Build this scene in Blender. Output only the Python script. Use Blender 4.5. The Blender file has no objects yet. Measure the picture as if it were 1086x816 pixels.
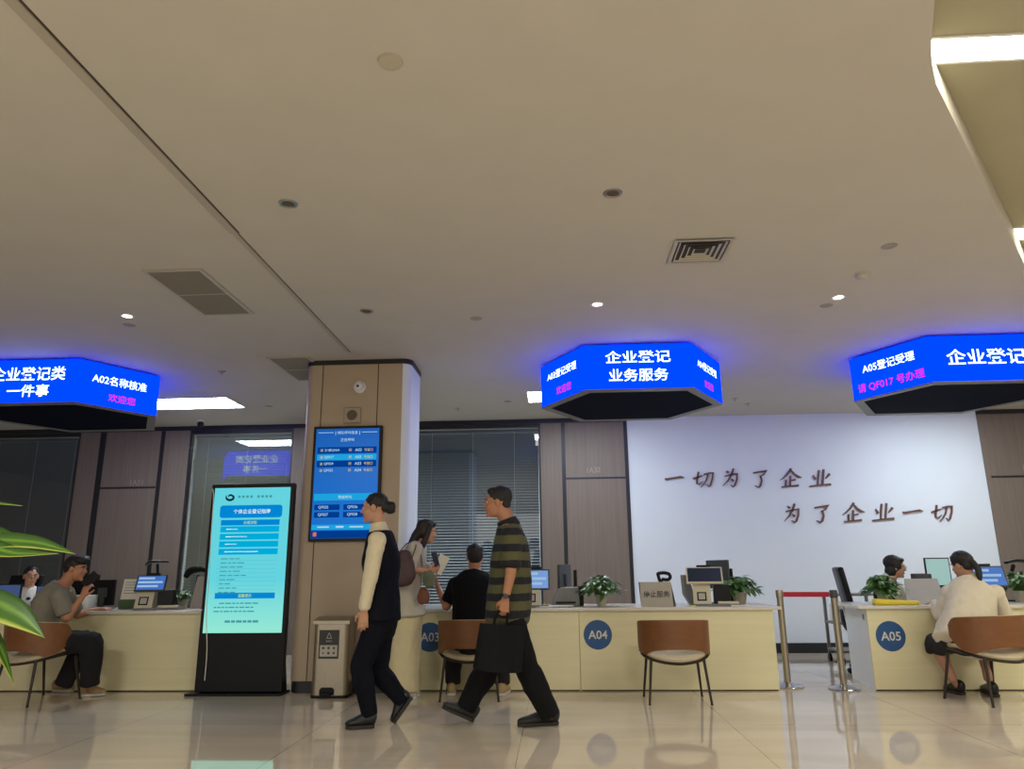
import bpy, bmesh, math, random
from math import sin, cos, tan, pi, radians, degrees, atan2, sqrt, floor
from mathutils import Vector as V, Matrix as M4, noise as mnoise
random.seed(7)
S = bpy.context.scene
C = S.collection

# ------------------------------------------------------------------ camera, world, exposure
FPX, CAM_H, PITCH, YAW, ROLL = 786.0, 1.12, radians(14.14), radians(3.2), radians(-0.56)
_f = V((-sin(YAW) * cos(PITCH), cos(YAW) * cos(PITCH), sin(PITCH)))
_r0 = V((cos(YAW), sin(YAW), 0))
_u0 = _r0.cross(_f)
_r = _r0 * cos(ROLL) + _u0 * sin(ROLL)
_u = _u0 * cos(ROLL) - _r0 * sin(ROLL)
CAM = V((0, 0, CAM_H))
cd = bpy.data.cameras.new('camera')
cam = bpy.data.objects.new('camera', cd)
C.objects.link(cam)
cd.sensor_width = 36
cd.lens = FPX / 1086 * 36
cd.clip_start = 0.05
m = M4.Identity(4)
for i in range(3):
    m[i][0], m[i][1], m[i][2], m[i][3] = _r[i], _u[i], -_f[i], CAM[i]
cam.matrix_world = m
S.camera = cam


def P(px, py, Y):
    """the point of the plane at depth Y seen at a pixel of the 1086 x 816 photograph"""
    d = _f * FPX + _r * (px - 543) - _u * (py - 408)
    return CAM + d * (Y / d.y)


def PZ(px, py, Z):
    d = _f * FPX + _r * (px - 543) - _u * (py - 408)
    return CAM + d * ((Z - CAM_H) / d.z)


S.view_settings.view_transform = 'Standard'
S.view_settings.look = 'None'
S.view_settings.gamma = 1
S.view_settings.use_curve_mapping = False
S.view_settings.exposure = 0.0
w = bpy.data.worlds.new('world')
S.world = w
w.use_nodes = True
w.node_tree.nodes['Background'].inputs[0].default_value = (1.0, 0.95, 0.86, 1)
w.node_tree.nodes['Background'].inputs[1].default_value = 0.92


def area(name, loc, size, power, color, rot=(0, 0, 0)):
    l = bpy.data.lights.new(name, 'AREA')
    l.shape = 'RECTANGLE'
    l.size, l.size_y = size
    l.energy = power
    l.color = color
    o = bpy.data.objects.new(name, l)
    C.objects.link(o)
    o.location = loc
    o.rotation_euler = rot
    return o


# unseen fill lamps added below the ceiling around the camera and at the right
area('hall_fill_light', (1.5, 0.2, 3.30), (1.2, 0.6), 155, (1, .96, .88))
area('hall_fill_light', (-3.5, 0.5, 3.30), (1.2, 0.6), 165, (1, .96, .88))
area('hall_fill_light', (7.0, 3.5, 3.42), (2.4, 0.6), 105, (1, .97, .9))
W_PANEL, W_BAR, W_DOWN = 25.0, 18.0, 20.0
SIGN_BLUE, SIGN_TEXT = 1.4, 2.4


# ------------------------------------------------------------------ materials
def lin(c):
    def g(x):
        x /= 255.0
        return x / 12.92 if x <= 0.04045 else ((x + 0.055) / 1.055) ** 2.4
    return (g(c[0]), g(c[1]), g(c[2]), 1)


_mats = {}


def mat(name, col, rough=0.6, metal=0.0, var=0.06, scale=18.0, emis=0.0, ecol=None, spec=0.5, bump=0.0, bscale=60.0, coat=0.0):
    if name in _mats:
        return _mats[name]
    m = bpy.data.materials.new(name)
    m.use_nodes = True
    nt = m.node_tree
    b = nt.nodes['Principled BSDF']
    c = lin(col)
    b.inputs['Roughness'].default_value = rough
    b.inputs['Metallic'].default_value = metal
    b.inputs['Specular IOR Level'].default_value = spec
    b.inputs['Coat Weight'].default_value = coat
    tc = nt.nodes.new('ShaderNodeTexCoord')
    if var > 0:
        n = nt.nodes.new('ShaderNodeTexNoise')
        n.inputs['Scale'].default_value = scale
        n.inputs['Detail'].default_value = 4
        nt.links.new(tc.outputs['Object'], n.inputs['Vector'])
        r = nt.nodes.new('ShaderNodeValToRGB')
        r.color_ramp.elements[0].position = 0.3
        r.color_ramp.elements[1].position = 0.7
        r.color_ramp.elements[0].color = tuple(x * (1 - var) for x in c[:3]) + (1,)
        r.color_ramp.elements[1].color = tuple(min(1, x * (1 + var)) for x in c[:3]) + (1,)
        nt.links.new(n.outputs['Fac'], r.inputs['Fac'])
        nt.links.new(r.outputs['Color'], b.inputs['Base Color'])
    else:
        b.inputs['Base Color'].default_value = c
    if bump > 0:
        n2 = nt.nodes.new('ShaderNodeTexNoise')
        n2.inputs['Scale'].default_value = bscale
        nt.links.new(tc.outputs['Object'], n2.inputs['Vector'])
        bp = nt.nodes.new('ShaderNodeBump')
        bp.inputs['Strength'].default_value = bump
        bp.inputs['Distance'].default_value = 0.01
        nt.links.new(n2.outputs['Fac'], bp.inputs['Height'])
        nt.links.new(bp.outputs['Normal'], b.inputs['Normal'])
    if emis > 0:
        b.inputs['Emission Color'].default_value = lin(ecol or col)
        b.inputs['Emission Strength'].default_value = emis
    _mats[name] = m
    return m


def N(nt, t, **kw):
    n = nt.nodes.new(t)
    for k, v in kw.items():
        if k in n.inputs:
            n.inputs[k].default_value = v
        else:
            setattr(n, k, v)
    return n


def mat_floor():
    m = mat('polished_beige_stone', (176, 160, 132), 0.035, var=0)
    nt = m.node_tree
    b = nt.nodes['Principled BSDF']
    tc = N(nt, 'ShaderNodeTexCoord')
    mp = N(nt, 'ShaderNodeMapping')
    mp.inputs['Scale'].default_value = (0.25, 1.3, 1)
    nt.links.new(tc.outputs['Object'], mp.inputs['Vector'])
    n = N(nt, 'ShaderNodeTexNoise', Scale=1.6, Detail=6, Distortion=0.8)
    nt.links.new(mp.outputs['Vector'], n.inputs['Vector'])
    r = N(nt, 'ShaderNodeValToRGB')
    r.color_ramp.elements[0].position = .3
    r.color_ramp.elements[1].position = .72
    r.color_ramp.elements[0].color = lin((206, 192, 168))
    r.color_ramp.elements[1].color = lin((224, 211, 188))
    nt.links.new(n.outputs['Fac'], r.inputs['Fac'])
    bk = N(nt, 'ShaderNodeTexBrick', Scale=1.0, offset=0.0)
    bk.inputs['Mortar Size'].default_value = 0.0022
    bk.inputs['Mortar Smooth'].default_value = 0.2
    bk.inputs['Brick Width'].default_value = 1.53
    bk.inputs['Row Height'].default_value = 1.53
    mp2 = N(nt, 'ShaderNodeMapping')
    mp2.inputs['Location'].default_value = (0.27 + 1.53 * 10, 0.1, 0)
    nt.links.new(tc.outputs['Object'], mp2.inputs['Vector'])
    nt.links.new(mp2.outputs['Vector'], bk.inputs['Vector'])
    mx = N(nt, 'ShaderNodeMix', data_type='RGBA')
    mx.inputs['B'].default_value = lin((95, 84, 66))
    nt.links.new(bk.outputs['Fac'], mx.inputs['Factor'])
    nt.links.new(r.outputs['Color'], mx.inputs[6])
    mx.inputs[7].default_value = lin((100, 88, 70))
    nt.links.new(mx.outputs[2], b.inputs['Base Color'])
    b.inputs['Specular IOR Level'].default_value = 0.75
    b.inputs['IOR'].default_value = 1.9
    return m


def mat_wood(name, a, bcol, vert=True, rough=.5, sc=1.0):
    """fine straight grain"""
    m = mat(name, a, rough, var=0)
    nt = m.node_tree
    b = nt.nodes['Principled BSDF']
    tc = N(nt, 'ShaderNodeTexCoord')
    mp = N(nt, 'ShaderNodeMapping')
    mp.inputs['Scale'].default_value = (40 * sc, 40 * sc, 1.2 * sc) if vert else (1.2 * sc, 40 * sc, 40 * sc)
    nt.links.new(tc.outputs['Object'], mp.inputs['Vector'])
    n = N(nt, 'ShaderNodeTexNoise', Scale=1.0, Detail=5, Roughness=.6)
    nt.links.new(mp.outputs['Vector'], n.inputs['Vector'])
    r = N(nt, 'ShaderNodeValToRGB')
    r.color_ramp.elements[0].position = .3
    r.color_ramp.elements[1].position = .7
    r.color_ramp.elements[0].color = lin(a)
    r.color_ramp.elements[1].color = lin(bcol)
    nt.links.new(n.outputs['Fac'], r.inputs['Fac'])
    nt.links.new(r.outputs['Color'], b.inputs['Base Color'])
    return m


def mat_bands(name, ca, cb, z0, period, frac, rough=.85):
    """knitted stripes at fixed heights of the garment"""
    m = mat(name, ca, rough, var=0)
    nt = m.node_tree
    b = nt.nodes['Principled BSDF']
    tc = N(nt, 'ShaderNodeTexCoord')
    sx = N(nt, 'ShaderNodeSeparateXYZ')
    nt.links.new(tc.outputs['Object'], sx.inputs[0])
    nz = N(nt, 'ShaderNodeTexNoise', Scale=9.0)
    nt.links.new(tc.outputs['Object'], nz.inputs['Vector'])
    a0 = N(nt, 'ShaderNodeMath', operation='MULTIPLY')
    a0.inputs[1].default_value = 0.02
    nt.links.new(nz.outputs['Fac'], a0.inputs[0])
    a1 = N(nt, 'ShaderNodeMath', operation='ADD')
    nt.links.new(sx.outputs['Z'], a1.inputs[0])
    nt.links.new(a0.outputs[0], a1.inputs[1])
    a2 = N(nt, 'ShaderNodeMath', operation='SUBTRACT')
    a2.inputs[1].default_value = z0
    nt.links.new(a1.outputs[0], a2.inputs[0])
    a3 = N(nt, 'ShaderNodeMath', operation='DIVIDE')
    a3.inputs[1].default_value = period
    nt.links.new(a2.outputs[0], a3.inputs[0])
    a4 = N(nt, 'ShaderNodeMath', operation='FRACT')
    nt.links.new(a3.outputs[0], a4.inputs[0])
    a5 = N(nt, 'ShaderNodeMath', operation='LESS_THAN')
    a5.inputs[1].default_value = frac
    nt.links.new(a4.outputs[0], a5.inputs[0])
    mx = N(nt, 'ShaderNodeMix', data_type='RGBA')
    nt.links.new(a5.outputs[0], mx.inputs[0])
    mx.inputs[6].default_value = lin(ca)
    mx.inputs[7].default_value = lin(cb)
    nt.links.new(mx.outputs[2], b.inputs['Base Color'])
    return m


def mat_glass(name, tint, refl):
    m = bpy.data.materials.new(name)
    m.use_nodes = True
    nt = m.node_tree
    nt.nodes.clear()
    o = N(nt, 'ShaderNodeOutputMaterial')
    t = N(nt, 'ShaderNodeBsdfTransparent')
    t.inputs[0].default_value = tint
    g = N(nt, 'ShaderNodeBsdfGlossy')
    g.inputs['Roughness'].default_value = 0.0
    fr = N(nt, 'ShaderNodeFresnel', IOR=1.5)
    ad = N(nt, 'ShaderNodeMath', operation='ADD')
    ad.inputs[1].default_value = refl
    nt.links.new(fr.outputs[0], ad.inputs[0])
    mx = N(nt, 'ShaderNodeMixShader')
    nt.links.new(ad.outputs[0], mx.inputs[0])
    nt.links.new(t.outputs[0], mx.inputs[1])
    nt.links.new(g.outputs[0], mx.inputs[2])
    nt.links.new(mx.outputs[0], o.inputs[0])
    return m


def mat_emit(name, col, strength):
    if name in _mats:
        return _mats[name]
    m = bpy.data.materials.new(name)
    m.use_nodes = True
    nt = m.node_tree
    nt.nodes.clear()
    o = N(nt, 'ShaderNodeOutputMaterial')
    e = N(nt, 'ShaderNodeEmission', Strength=strength)
    e.inputs[0].default_value = lin(col)
    nt.links.new(e.outputs[0], o.inputs[0])
    _mats[name] = m
    return m


def mat_leaf(name, a, bcol, rough=.4, sc=6.0):
    m = mat(name, a, rough, var=0)
    nt = m.node_tree
    b = nt.nodes['Principled BSDF']
    tc = N(nt, 'ShaderNodeTexCoord')
    n = N(nt, 'ShaderNodeTexNoise', Scale=sc, Detail=3)
    nt.links.new(tc.outputs['Object'], n.inputs['Vector'])
    r = N(nt, 'ShaderNodeValToRGB')
    r.color_ramp.elements[0].position = .35
    r.color_ramp.elements[1].position = .65
    r.color_ramp.elements[0].color = lin(a)
    r.color_ramp.elements[1].color = lin(bcol)
    nt.links.new(n.outputs['Fac'], r.inputs['Fac'])
    nt.links.new(r.outputs['Color'], b.inputs['Base Color'])
    return m


# ------------------------------------------------------------------ mesh helpers
def bx(bm, x0, x1, y0, y1, z0, z1, bev=0.0, seg=2):
    vs = [bm.verts.new((x, y, z)) for z in (z0, z1) for y in (y0, y1) for x in (x0, x1)]
    idx = [(0, 2, 3, 1), (4, 5, 7, 6), (0, 1, 5, 4), (2, 6, 7, 3), (0, 4, 6, 2), (1, 3, 7, 5)]
    fs = [bm.faces.new([vs[i] for i in f]) for f in idx]
    if bev > 0:
        es = list({e for f in fs for e in f.edges})
        bmesh.ops.bevel(bm, geom=es, offset=bev, segments=seg, profile=.5, affect='EDGES', clamp_overlap=True)
    return vs


def quad(bm, a, b, c, d):
    return bm.faces.new([bm.verts.new(p) for p in (a, b, c, d)])


def prism(bm, poly, ext):
    """closed prism: polygon of points swept along ext"""
    lo = [bm.verts.new(p) for p in poly]
    hi = [bm.verts.new(V(p) + V(ext)) for p in poly]
    n = len(poly)
    bm.faces.new(lo[::-1])
    bm.faces.new(hi)
    for i in range(n):
        j = (i + 1) % n
        bm.faces.new((lo[i], lo[j], hi[j], hi[i]))


def xf(bm, mtx, verts=None):
    bmesh.ops.transform(bm, matrix=mtx, verts=verts if verts is not None else bm.verts)


def ring_frame(t, lat):
    a = lat - t * lat.dot(t)
    if a.length < 1e-4:
        a = t.orthogonal()
    a.normalize()
    return a, t.cross(a)


def cr(p, i, u):
    """catmull-rom through a list of vectors or floats"""
    n = len(p)
    a, b, c, d = p[max(i - 1, 0)], p[i], p[min(i + 1, n - 1)], p[min(i + 2, n - 1)]
    return (b * 2 + (c - a) * u + (a * 2 - b * 5 + c * 4 - d) * u * u + (b * 3 - a - c * 3 + d) * u ** 3) * 0.5


def limb(bm, pts, rads, lat=None, n=14, sub=4, cap=0.6, cap0=None):
    """closed tube through pts; rads are radii or (lateral, other) pairs; rounded ends"""
    pts = [V(p) for p in pts]
    ra = [V((r, r)) if not hasattr(r, '__len__') else V(r) for r in rads]
    P_, R_ = [], []
    for i in range(len(pts) - 1):
        for k in range(sub):
            P_.append(cr(pts, i, k / sub))
            R_.append(cr(ra, i, k / sub))
    P_.append(pts[-1])
    R_.append(ra[-1])
    T = []
    for i in range(len(P_)):
        t = P_[min(i + 1, len(P_) - 1)] - P_[max(i - 1, 0)]
        T.append(t.normalized())
    if lat is None:
        lat = T[0].orthogonal()
    lat = V(lat).normalized()
    rings = []
    cap0 = cap if cap0 is None else cap0

    def ring(c, t, r, s):
        a, b = ring_frame(t, lat)
        return [bm.verts.new(c + a * (r[0] * s * cos(2 * pi * k / n)) + b * (r[1] * s * sin(2 * pi * k / n))) for k in range(n)]
    for s, h in ((.5, .87), (.87, .5)):
        rings.append(ring(P_[0] - T[0] * (min(R_[0]) * cap0 * h), T[0], R_[0], s))
    for i in range(len(P_)):
        rings.append(ring(P_[i], T[i], R_[i], 1))
    for s, h in ((.87, .5), (.5, .87)):
        rings.append(ring(P_[-1] + T[-1] * (min(R_[-1]) * cap * h), T[-1], R_[-1], s))
    for a, b in zip(rings, rings[1:]):
        for k in range(n):
            bm.faces.new((a[k], a[(k + 1) % n], b[(k + 1) % n], b[k]))
    e0 = bm.verts.new(P_[0] - T[0] * (min(R_[0]) * cap0))
    e1 = bm.verts.new(P_[-1] + T[-1] * (min(R_[-1]) * cap))
    for k in range(n):
        bm.faces.new((e0, rings[0][(k + 1) % n], rings[0][k]))
        bm.faces.new((e1, rings[-1][k], rings[-1][(k + 1) % n]))


def rod(bm, a, b, r, r2=None, n=10):
    r2 = r if r2 is None else r2
    a, b = V(a), V(b)
    t = (b - a).normalized()
    x, y = ring_frame(t, t.orthogonal())
    A = [bm.verts.new(a + x * r * cos(2 * pi * k / n) + y * r * sin(2 * pi * k / n)) for k in range(n)]
    B = [bm.verts.new(b + x * r2 * cos(2 * pi * k / n) + y * r2 * sin(2 * pi * k / n)) for k in range(n)]
    bm.faces.new(A[::-1])
    bm.faces.new(B)
    for k in range(n):
        bm.faces.new((A[k], A[(k + 1) % n], B[(k + 1) % n], B[k]))


def lathe(bm, prof, c=(0, 0, 0), n=24):
    """profile of (radius, z) turned about z; ends closed"""
    c = V(c)
    R = [[bm.verts.new(c + V((r * cos(2 * pi * k / n), r * sin(2 * pi * k / n), z))) for k in range(n)] for r, z in prof]
    for a, b in zip(R, R[1:]):
        for k in range(n):
            bm.faces.new((a[k], a[(k + 1) % n], b[(k + 1) % n], b[k]))
    bm.faces.new(R[0][::-1])
    bm.faces.new(R[-1])


def ell(bm, c, r, mtx=None, u=16, v=10):
    res = bmesh.ops.create_uvsphere(bm, u_segments=u, v_segments=v, radius=1)
    mm = M4.Translation(V(c)) @ M4.Diagonal((r[0], r[1], r[2], 1))
    if mtx is not None:
        mm = mtx @ mm
    bmesh.ops.transform(bm, matrix=mm, verts=res['verts'])


def tag(o, label=None, cat=None, group=None, kind=None):
    if label:
        o['label'] = label
    if cat:
        o['category'] = cat
    if group:
        o['group'] = group
    if kind:
        o['kind'] = kind
    return o


def empty(name, loc, rz=0.0, label=None, cat=None, group=None):
    o = bpy.data.objects.new(name, None)
    o.empty_display_size = 0.1
    C.objects.link(o)
    o.location = loc
    o.rotation_euler = (0, 0, rz)
    tag(o, label, cat, group)
    return o


def wl(o):
    """world place of an unrotated root or part whose children are modelled in world coordinates"""
    t = V((0, 0, 0))
    while o is not None:
        t += V(o.location)
        o = o.parent
    return t


def obj(name, bm, material, parent=None, smooth=False, world=True, origin=None):
    """link bm as one mesh; world=True: bm is in world coordinates and the object goes to origin (or under its parent)"""
    bmesh.ops.recalc_face_normals(bm, faces=bm.faces)
    me = bpy.data.meshes.new(name)
    off = V((0, 0, 0))
    if world:
        if origin is not None:
            off = V(origin)
        elif parent is not None:
            off = wl(parent)
        else:
            xs = [v.co for v in bm.verts]
            off = V(((min(v.x for v in xs) + max(v.x for v in xs)) / 2, (min(v.y for v in xs) + max(v.y for v in xs)) / 2, min(v.z for v in xs)))
        bmesh.ops.translate(bm, vec=-off, verts=bm.verts)
    bm.to_mesh(me)
    bm.free()
    for mm in (material if isinstance(material, (list, tuple)) else [material]):
        me.materials.append(mm)
    if smooth:
        me.polygons.foreach_set('use_smooth', [True] * len(me.polygons))
    o = bpy.data.objects.new(name, me)
    C.objects.link(o)
    if parent is not None:
        o.parent = parent
    elif world:
        o.location = off
    return o


def B():
    return bmesh.new()


def smooth_angle(o, ang=35):
    me = o.data
    me.polygons.foreach_set('use_smooth', [True] * len(me.polygons))
    b = bmesh.new()
    b.from_mesh(me)
    for e in b.edges:
        if len(e.link_faces) == 2 and e.calc_face_angle(0) > radians(ang):
            e.smooth = False
    b.to_mesh(me)
    b.free()
    return o


def solid(name, bm, material, parent, voxel=0.006, it=2, nz=0.0, nf=14.0, cut=None):
    """union every closed shape of bm into one continuous skin"""
    me = bpy.data.meshes.new(name)
    bmesh.ops.recalc_face_normals(bm, faces=bm.faces)
    bm.to_mesh(me)
    bm.free()
    o = bpy.data.objects.new(name, me)
    C.objects.link(o)
    md = o.modifiers.new('r', 'REMESH')
    md.mode = 'VOXEL'
    md.voxel_size = voxel
    dg = bpy.context.evaluated_depsgraph_get()
    me2 = bpy.data.meshes.new_from_object(o.evaluated_get(dg))
    o.modifiers.clear()
    o.data = me2
    bpy.data.meshes.remove(me)
    b = bmesh.new()
    b.from_mesh(me2)
    for _ in range(it):
        bmesh.ops.smooth_vert(b, verts=b.verts, factor=.5, use_axis_x=True, use_axis_y=True, use_axis_z=True)
    if nz > 0:
        b.normal_update()
        for v in b.verts:
            q = v.co * nf
            q.z *= 0.6
            v.co += v.normal * (nz * mnoise.noise(q) + nz * .5 * mnoise.noise(q * 2.3))
    off = wl(parent) if parent is not None else V((0, 0, 0))
    bmesh.ops.translate(b, vec=-off, verts=b.verts)
    b.to_mesh(me2)
    b.free()
    me2.name = name
    me2.materials.clear()
    me2.materials.append(material)
    me2.polygons.foreach_set('use_smooth', [True] * len(me2.polygons))
    if parent is not None:
        o.parent = parent
    return o


def dup(root, loc, rz, label=None, group=None):
    def cp(o, par):
        c = o.copy()
        C.objects.link(c)
        if par is not None:
            c.parent = par
        for ch in o.children:
            cp(ch, c)
        return c
    r = cp(root, None)
    r.location = loc
    r.rotation_euler = (0, 0, rz)
    if label:
        r['label'] = label
    if group:
        r['group'] = group
    return r


_txt = {}


def text_bm(t, bold=0.0, ext=0.0):
    k = (t, bold, ext)
    if k not in _txt:
        c = bpy.data.curves.new('t', 'FONT')
        c.body = t
        c.size = 1
        c.offset = bold
        c.extrude = ext
        c.resolution_u = 3
        o = bpy.data.objects.new('t', c)
        C.objects.link(o)
        dg = bpy.context.evaluated_depsgraph_get()
        me = bpy.data.meshes.new_from_object(o.evaluated_get(dg))
        bpy.data.objects.remove(o)
        bpy.data.curves.remove(c)
        _txt[k] = me
    return _txt[k]


def text_add(bm, t, org, right, up, width=None, height=None, align='c', bold=0.02, ext=0.0):
    """lettering centred (c) or starting (l) at org, scaled to a width and/or a glyph height in metres"""
    me = text_bm(t, bold, ext)
    xs = [v.co.x for v in me.vertices]
    ys = [v.co.y for v in me.vertices]
    x0, x1, y0, y1 = min(xs), max(xs), min(ys), max(ys)
    sx = width / (x1 - x0) if width else None
    sy = height / (y1 - y0) if height else None
    sx = sx or sy
    sy = sy or sx
    right, up = V(right).normalized(), V(up).normalized()
    nn = right.cross(up)
    cx = (x0 + x1) / 2 if align == 'c' else x0
    cy = (y0 + y1) / 2
    b2 = bmesh.new()
    b2.from_mesh(me)
    for v in b2.verts:
        p = v.co.copy()
        v.co = V(org) + right * ((p.x - cx) * sx) + up * ((p.y - cy) * sy) + nn * p.z * sx
    tmp = bpy.data.meshes.new('tmp')
    b2.to_mesh(tmp)
    b2.free()
    bm.from_mesh(tmp)
    bpy.data.meshes.remove(tmp)


X, Y_, Z = V((1, 0, 0)), V((0, 1, 0)), V((0, 0, 1))

# ------------------------------------------------------------------ palette
M_CEIL = mat('ceiling_paint', (188, 183, 172), .85, var=.02, scale=3)
M_FLOOR = mat_floor()
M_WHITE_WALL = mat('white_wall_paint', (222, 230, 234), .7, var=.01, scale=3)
M_SIDE_WALL = mat('side_wall_paint', (196, 186, 166), .8, var=.02)
M_BROWN = mat_wood('taupe_panelling', (114, 102, 90), (126, 113, 100), True, .55)
M_BLACK_TRIM = mat('black_trim_metal', (30, 30, 33), .45, var=.03)
M_COLUMN = mat('column_cladding', (176, 158, 134), .5, var=.02, scale=4)
M_SEAM = mat('dark_joint', (66, 54, 44), .8, var=0)
M_COUNTER = mat_wood('cream_laminate', (224, 215, 172), (230, 222, 182), False, .45, .6)
M_COUNTER_SIDE = mat('white_laminate', (222, 224, 224), .4, var=.02)
M_TOP = mat('white_stone_top', (214, 208, 196), .22, var=.02, scale=30)
M_STEEL = mat('brushed_steel', (168, 158, 140), .32, metal=.9, var=.04, scale=40)
M_CHROME = mat('chrome', (200, 200, 200), .15, metal=1, var=0)
M_BLACK = mat('black_plastic', (14, 15, 17), .4, var=.05, spec=.25)
M_DKGREY = mat('dark_grey_plastic', (62, 64, 66), .5, var=.05)
M_GREY = mat('grey_plastic', (120, 122, 120), .5, var=.04)
M_LTGREY = mat('light_grey_plastic', (182, 180, 172), .5, var=.03)
M_CREAM = mat('cream_plastic', (208, 200, 172), .45, var=.03)
M_WHITE = mat('white_plastic', (226, 226, 222), .45, var=.02)
M_PAPER = mat('white_paper', (228, 224, 212), .8, var=.02)
M_VENT = mat('vent_metal', (176, 170, 156), .55, var=.03)
M_VENT_DK = mat('vent_shadow_gap', (54, 50, 46), .8, var=0)
M_LED_PANEL = mat_emit('lit_led_panel', (238, 248, 255), W_PANEL)
M_LED_BAR = mat_emit('lit_light_bar', (255, 250, 228), W_BAR)
M_LAMP_ON = mat_emit('lit_downlight', (255, 240, 215), W_DOWN)
M_SIGN_BLUE = mat_emit('led_blue', (0, 40, 255), 2.4 * SIGN_BLUE)
M_SIGN_WHITE = mat_emit('led_white', (225, 255, 250), SIGN_TEXT)
M_SIGN_PINK = mat_emit('led_magenta', (255, 40, 225), 1.1)
M_SIGN_BODY = mat('sign_cabinet', (58, 60, 68), .5, var=.04)
M_SIGN_UNDER = mat('sign_underside', (8, 13, 32), .8, spec=.05, var=.04)
M_SIGN_RIM = mat('sign_rim_metal', (110, 110, 112), .45, var=.03)

# ------------------------------------------------------------------ setting
CEIL_Z, WALL_Y, CTR_Y, RZ = 3.32, 10.9, 7.61, 3.50
XL, XR, YB = -12.0, 10.0, -8.0
bm = B(); bx(bm, XL, XR, YB, 14.2, -0.1, 0.0)
tag(obj('floor', bm, M_FLOOR, origin=(0, 0, 0)), kind='structure')

HOLE = [(0.95, 1.2), (1.50, 2.45), (1.575, 2.62), (1.65, 2.80), (1.735, 2.98), (1.83, 3.14), (2.2, 3.62), (2.8, 4.40), (3.555, 5.385), (4.1, 6.1), (9.0, 6.1), (9.0, 1.2)]
bm = B()
outer = [(XL, YB), (XR, YB), (XR, 14.2), (XL, 14.2)]
es = []
for poly in (outer, HOLE):
    vs = [bm.verts.new((x, y, CEIL_Z)) for x, y in poly]
    es += [bm.edges.new((vs[i], vs[(i + 1) % len(vs)])) for i in range(len(vs))]
bmesh.ops.triangle_fill(bm, use_beauty=True, edges=es)
ceil = tag(obj('ceiling', bm, M_CEIL, origin=(0, 0, CEIL_Z)), kind='structure')
# the raised part of the ceiling to the right, with its upright edge
bm = B()
for i in range(len(HOLE)):
    a, b_ = HOLE[i], HOLE[(i + 1) % len(HOLE)]
    quad(bm, (a[0], a[1], CEIL_Z), (b_[0], b_[1], CEIL_Z), (b_[0], b_[1], RZ), (a[0], a[1], RZ))
tag(obj('trim_1', bm, M_CEIL), kind='structure')
bm = B(); bx(bm, 0.5, 9.3, 0.8, 6.5, RZ, RZ + .06)
tag(obj('ceiling_raised', bm, mat('raised_ceiling_shade', (168, 162, 136), .85, var=.02, scale=3)), kind='structure')  # shade inside the recess put into a darker ceiling colour
# joint strip along the ceiling
bm = B(); bx(bm, -2.115, -2.062, -4, 4.42, 3.312, 3.3205); bx(bm, -2.105, -2.068, 4.42, 7.2, 3.314, 3.3205)
tag(obj('trim_2', bm, mat('joint_strip', (168, 160, 146), .6, var=.02)), kind='structure')
bm = B(); bx(bm, -2.061, -2.05, -4, 4.42, 3.3185, 3.3205); bx(bm, -2.066, -2.06, 4.42, 7.2, 3.3185, 3.3205)
tag(obj('trim_3', bm, M_SEAM), kind='structure')

for nm, x0, x1 in (('wall_left', XL - .12, XL), ('wall_right', XR, XR + .12)):
    bm = B(); bx(bm, x0, x1, YB, 14.2, 0, 3.7)
    tag(obj(nm, bm, M_SIDE_WALL), kind='structure')
bm = B(); bx(bm, XL, XR, 14.2, 14.3, 0, 3.32)
tag(obj('wall_office', bm, mat('office_wall_paint', (196, 208, 218), .8, var=.02)), kind='structure')

# back wall: white part, panelled parts, glazed parts
bm = B(); bx(bm, 1.089, 6.118, WALL_Y, WALL_Y + .14, 0, CEIL_Z)
tag(obj('wall_back', bm, M_WHITE_WALL), kind='structure')
bm = B(); bx(bm, 1.089, 6.118, WALL_Y - .018, WALL_Y, 0, .13)
tag(obj('baseboard_back', bm, M_BLACK_TRIM), kind='structure')
FY = WALL_Y - .03
PANELS = [(-7.27, -6.96), (-6.86, -6.0), (-5.93, -5.54), (-3.93, -2.7), (-.194, .114), (.17, 1.034), (6.118, 6.174), (6.174, 7.3), (7.36, XR)]
for x0, x1 in PANELS:
    bm = B(); bx(bm, x0, x1, FY, WALL_Y + .14, 0, 3.26)
    tag(obj('wall_back', bm, M_BROWN), kind='structure')
for i, (x0, x1) in enumerate([(-6.96, -6.86), (-6.0, -5.93), (.114, .17), (1.034, 1.089), (7.3, 7.36)]):
    bm = B(); bx(bm, x0, x1, FY + .012, WALL_Y + .14, 0, 3.26)
    tag(obj('trim_%d' % (4 + i), bm, M_BLACK_TRIM), kind='structure')
for i, (x0, x1, z) in enumerate([(-6.86, -6.0, 2.395), (.17, 1.034, 2.425), (6.174, 7.3, 2.35)]):
    bm = B(); bx(bm, x0, x1, FY - .003, FY + .001, z - .014, z + .014)
    tag(obj('trim_%d' % (9 + i), bm, M_BLACK_TRIM), kind='structure')
for i, (x0, x1) in enumerate([(XL, 1.089), (6.118, XR)]):
    bm = B(); bx(bm, x0, x1, FY - .012, WALL_Y + .14, 3.255, CEIL_Z)
    tag(obj('trim_%d' % (12 + i), bm, M_BLACK_TRIM), kind='structure')

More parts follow.
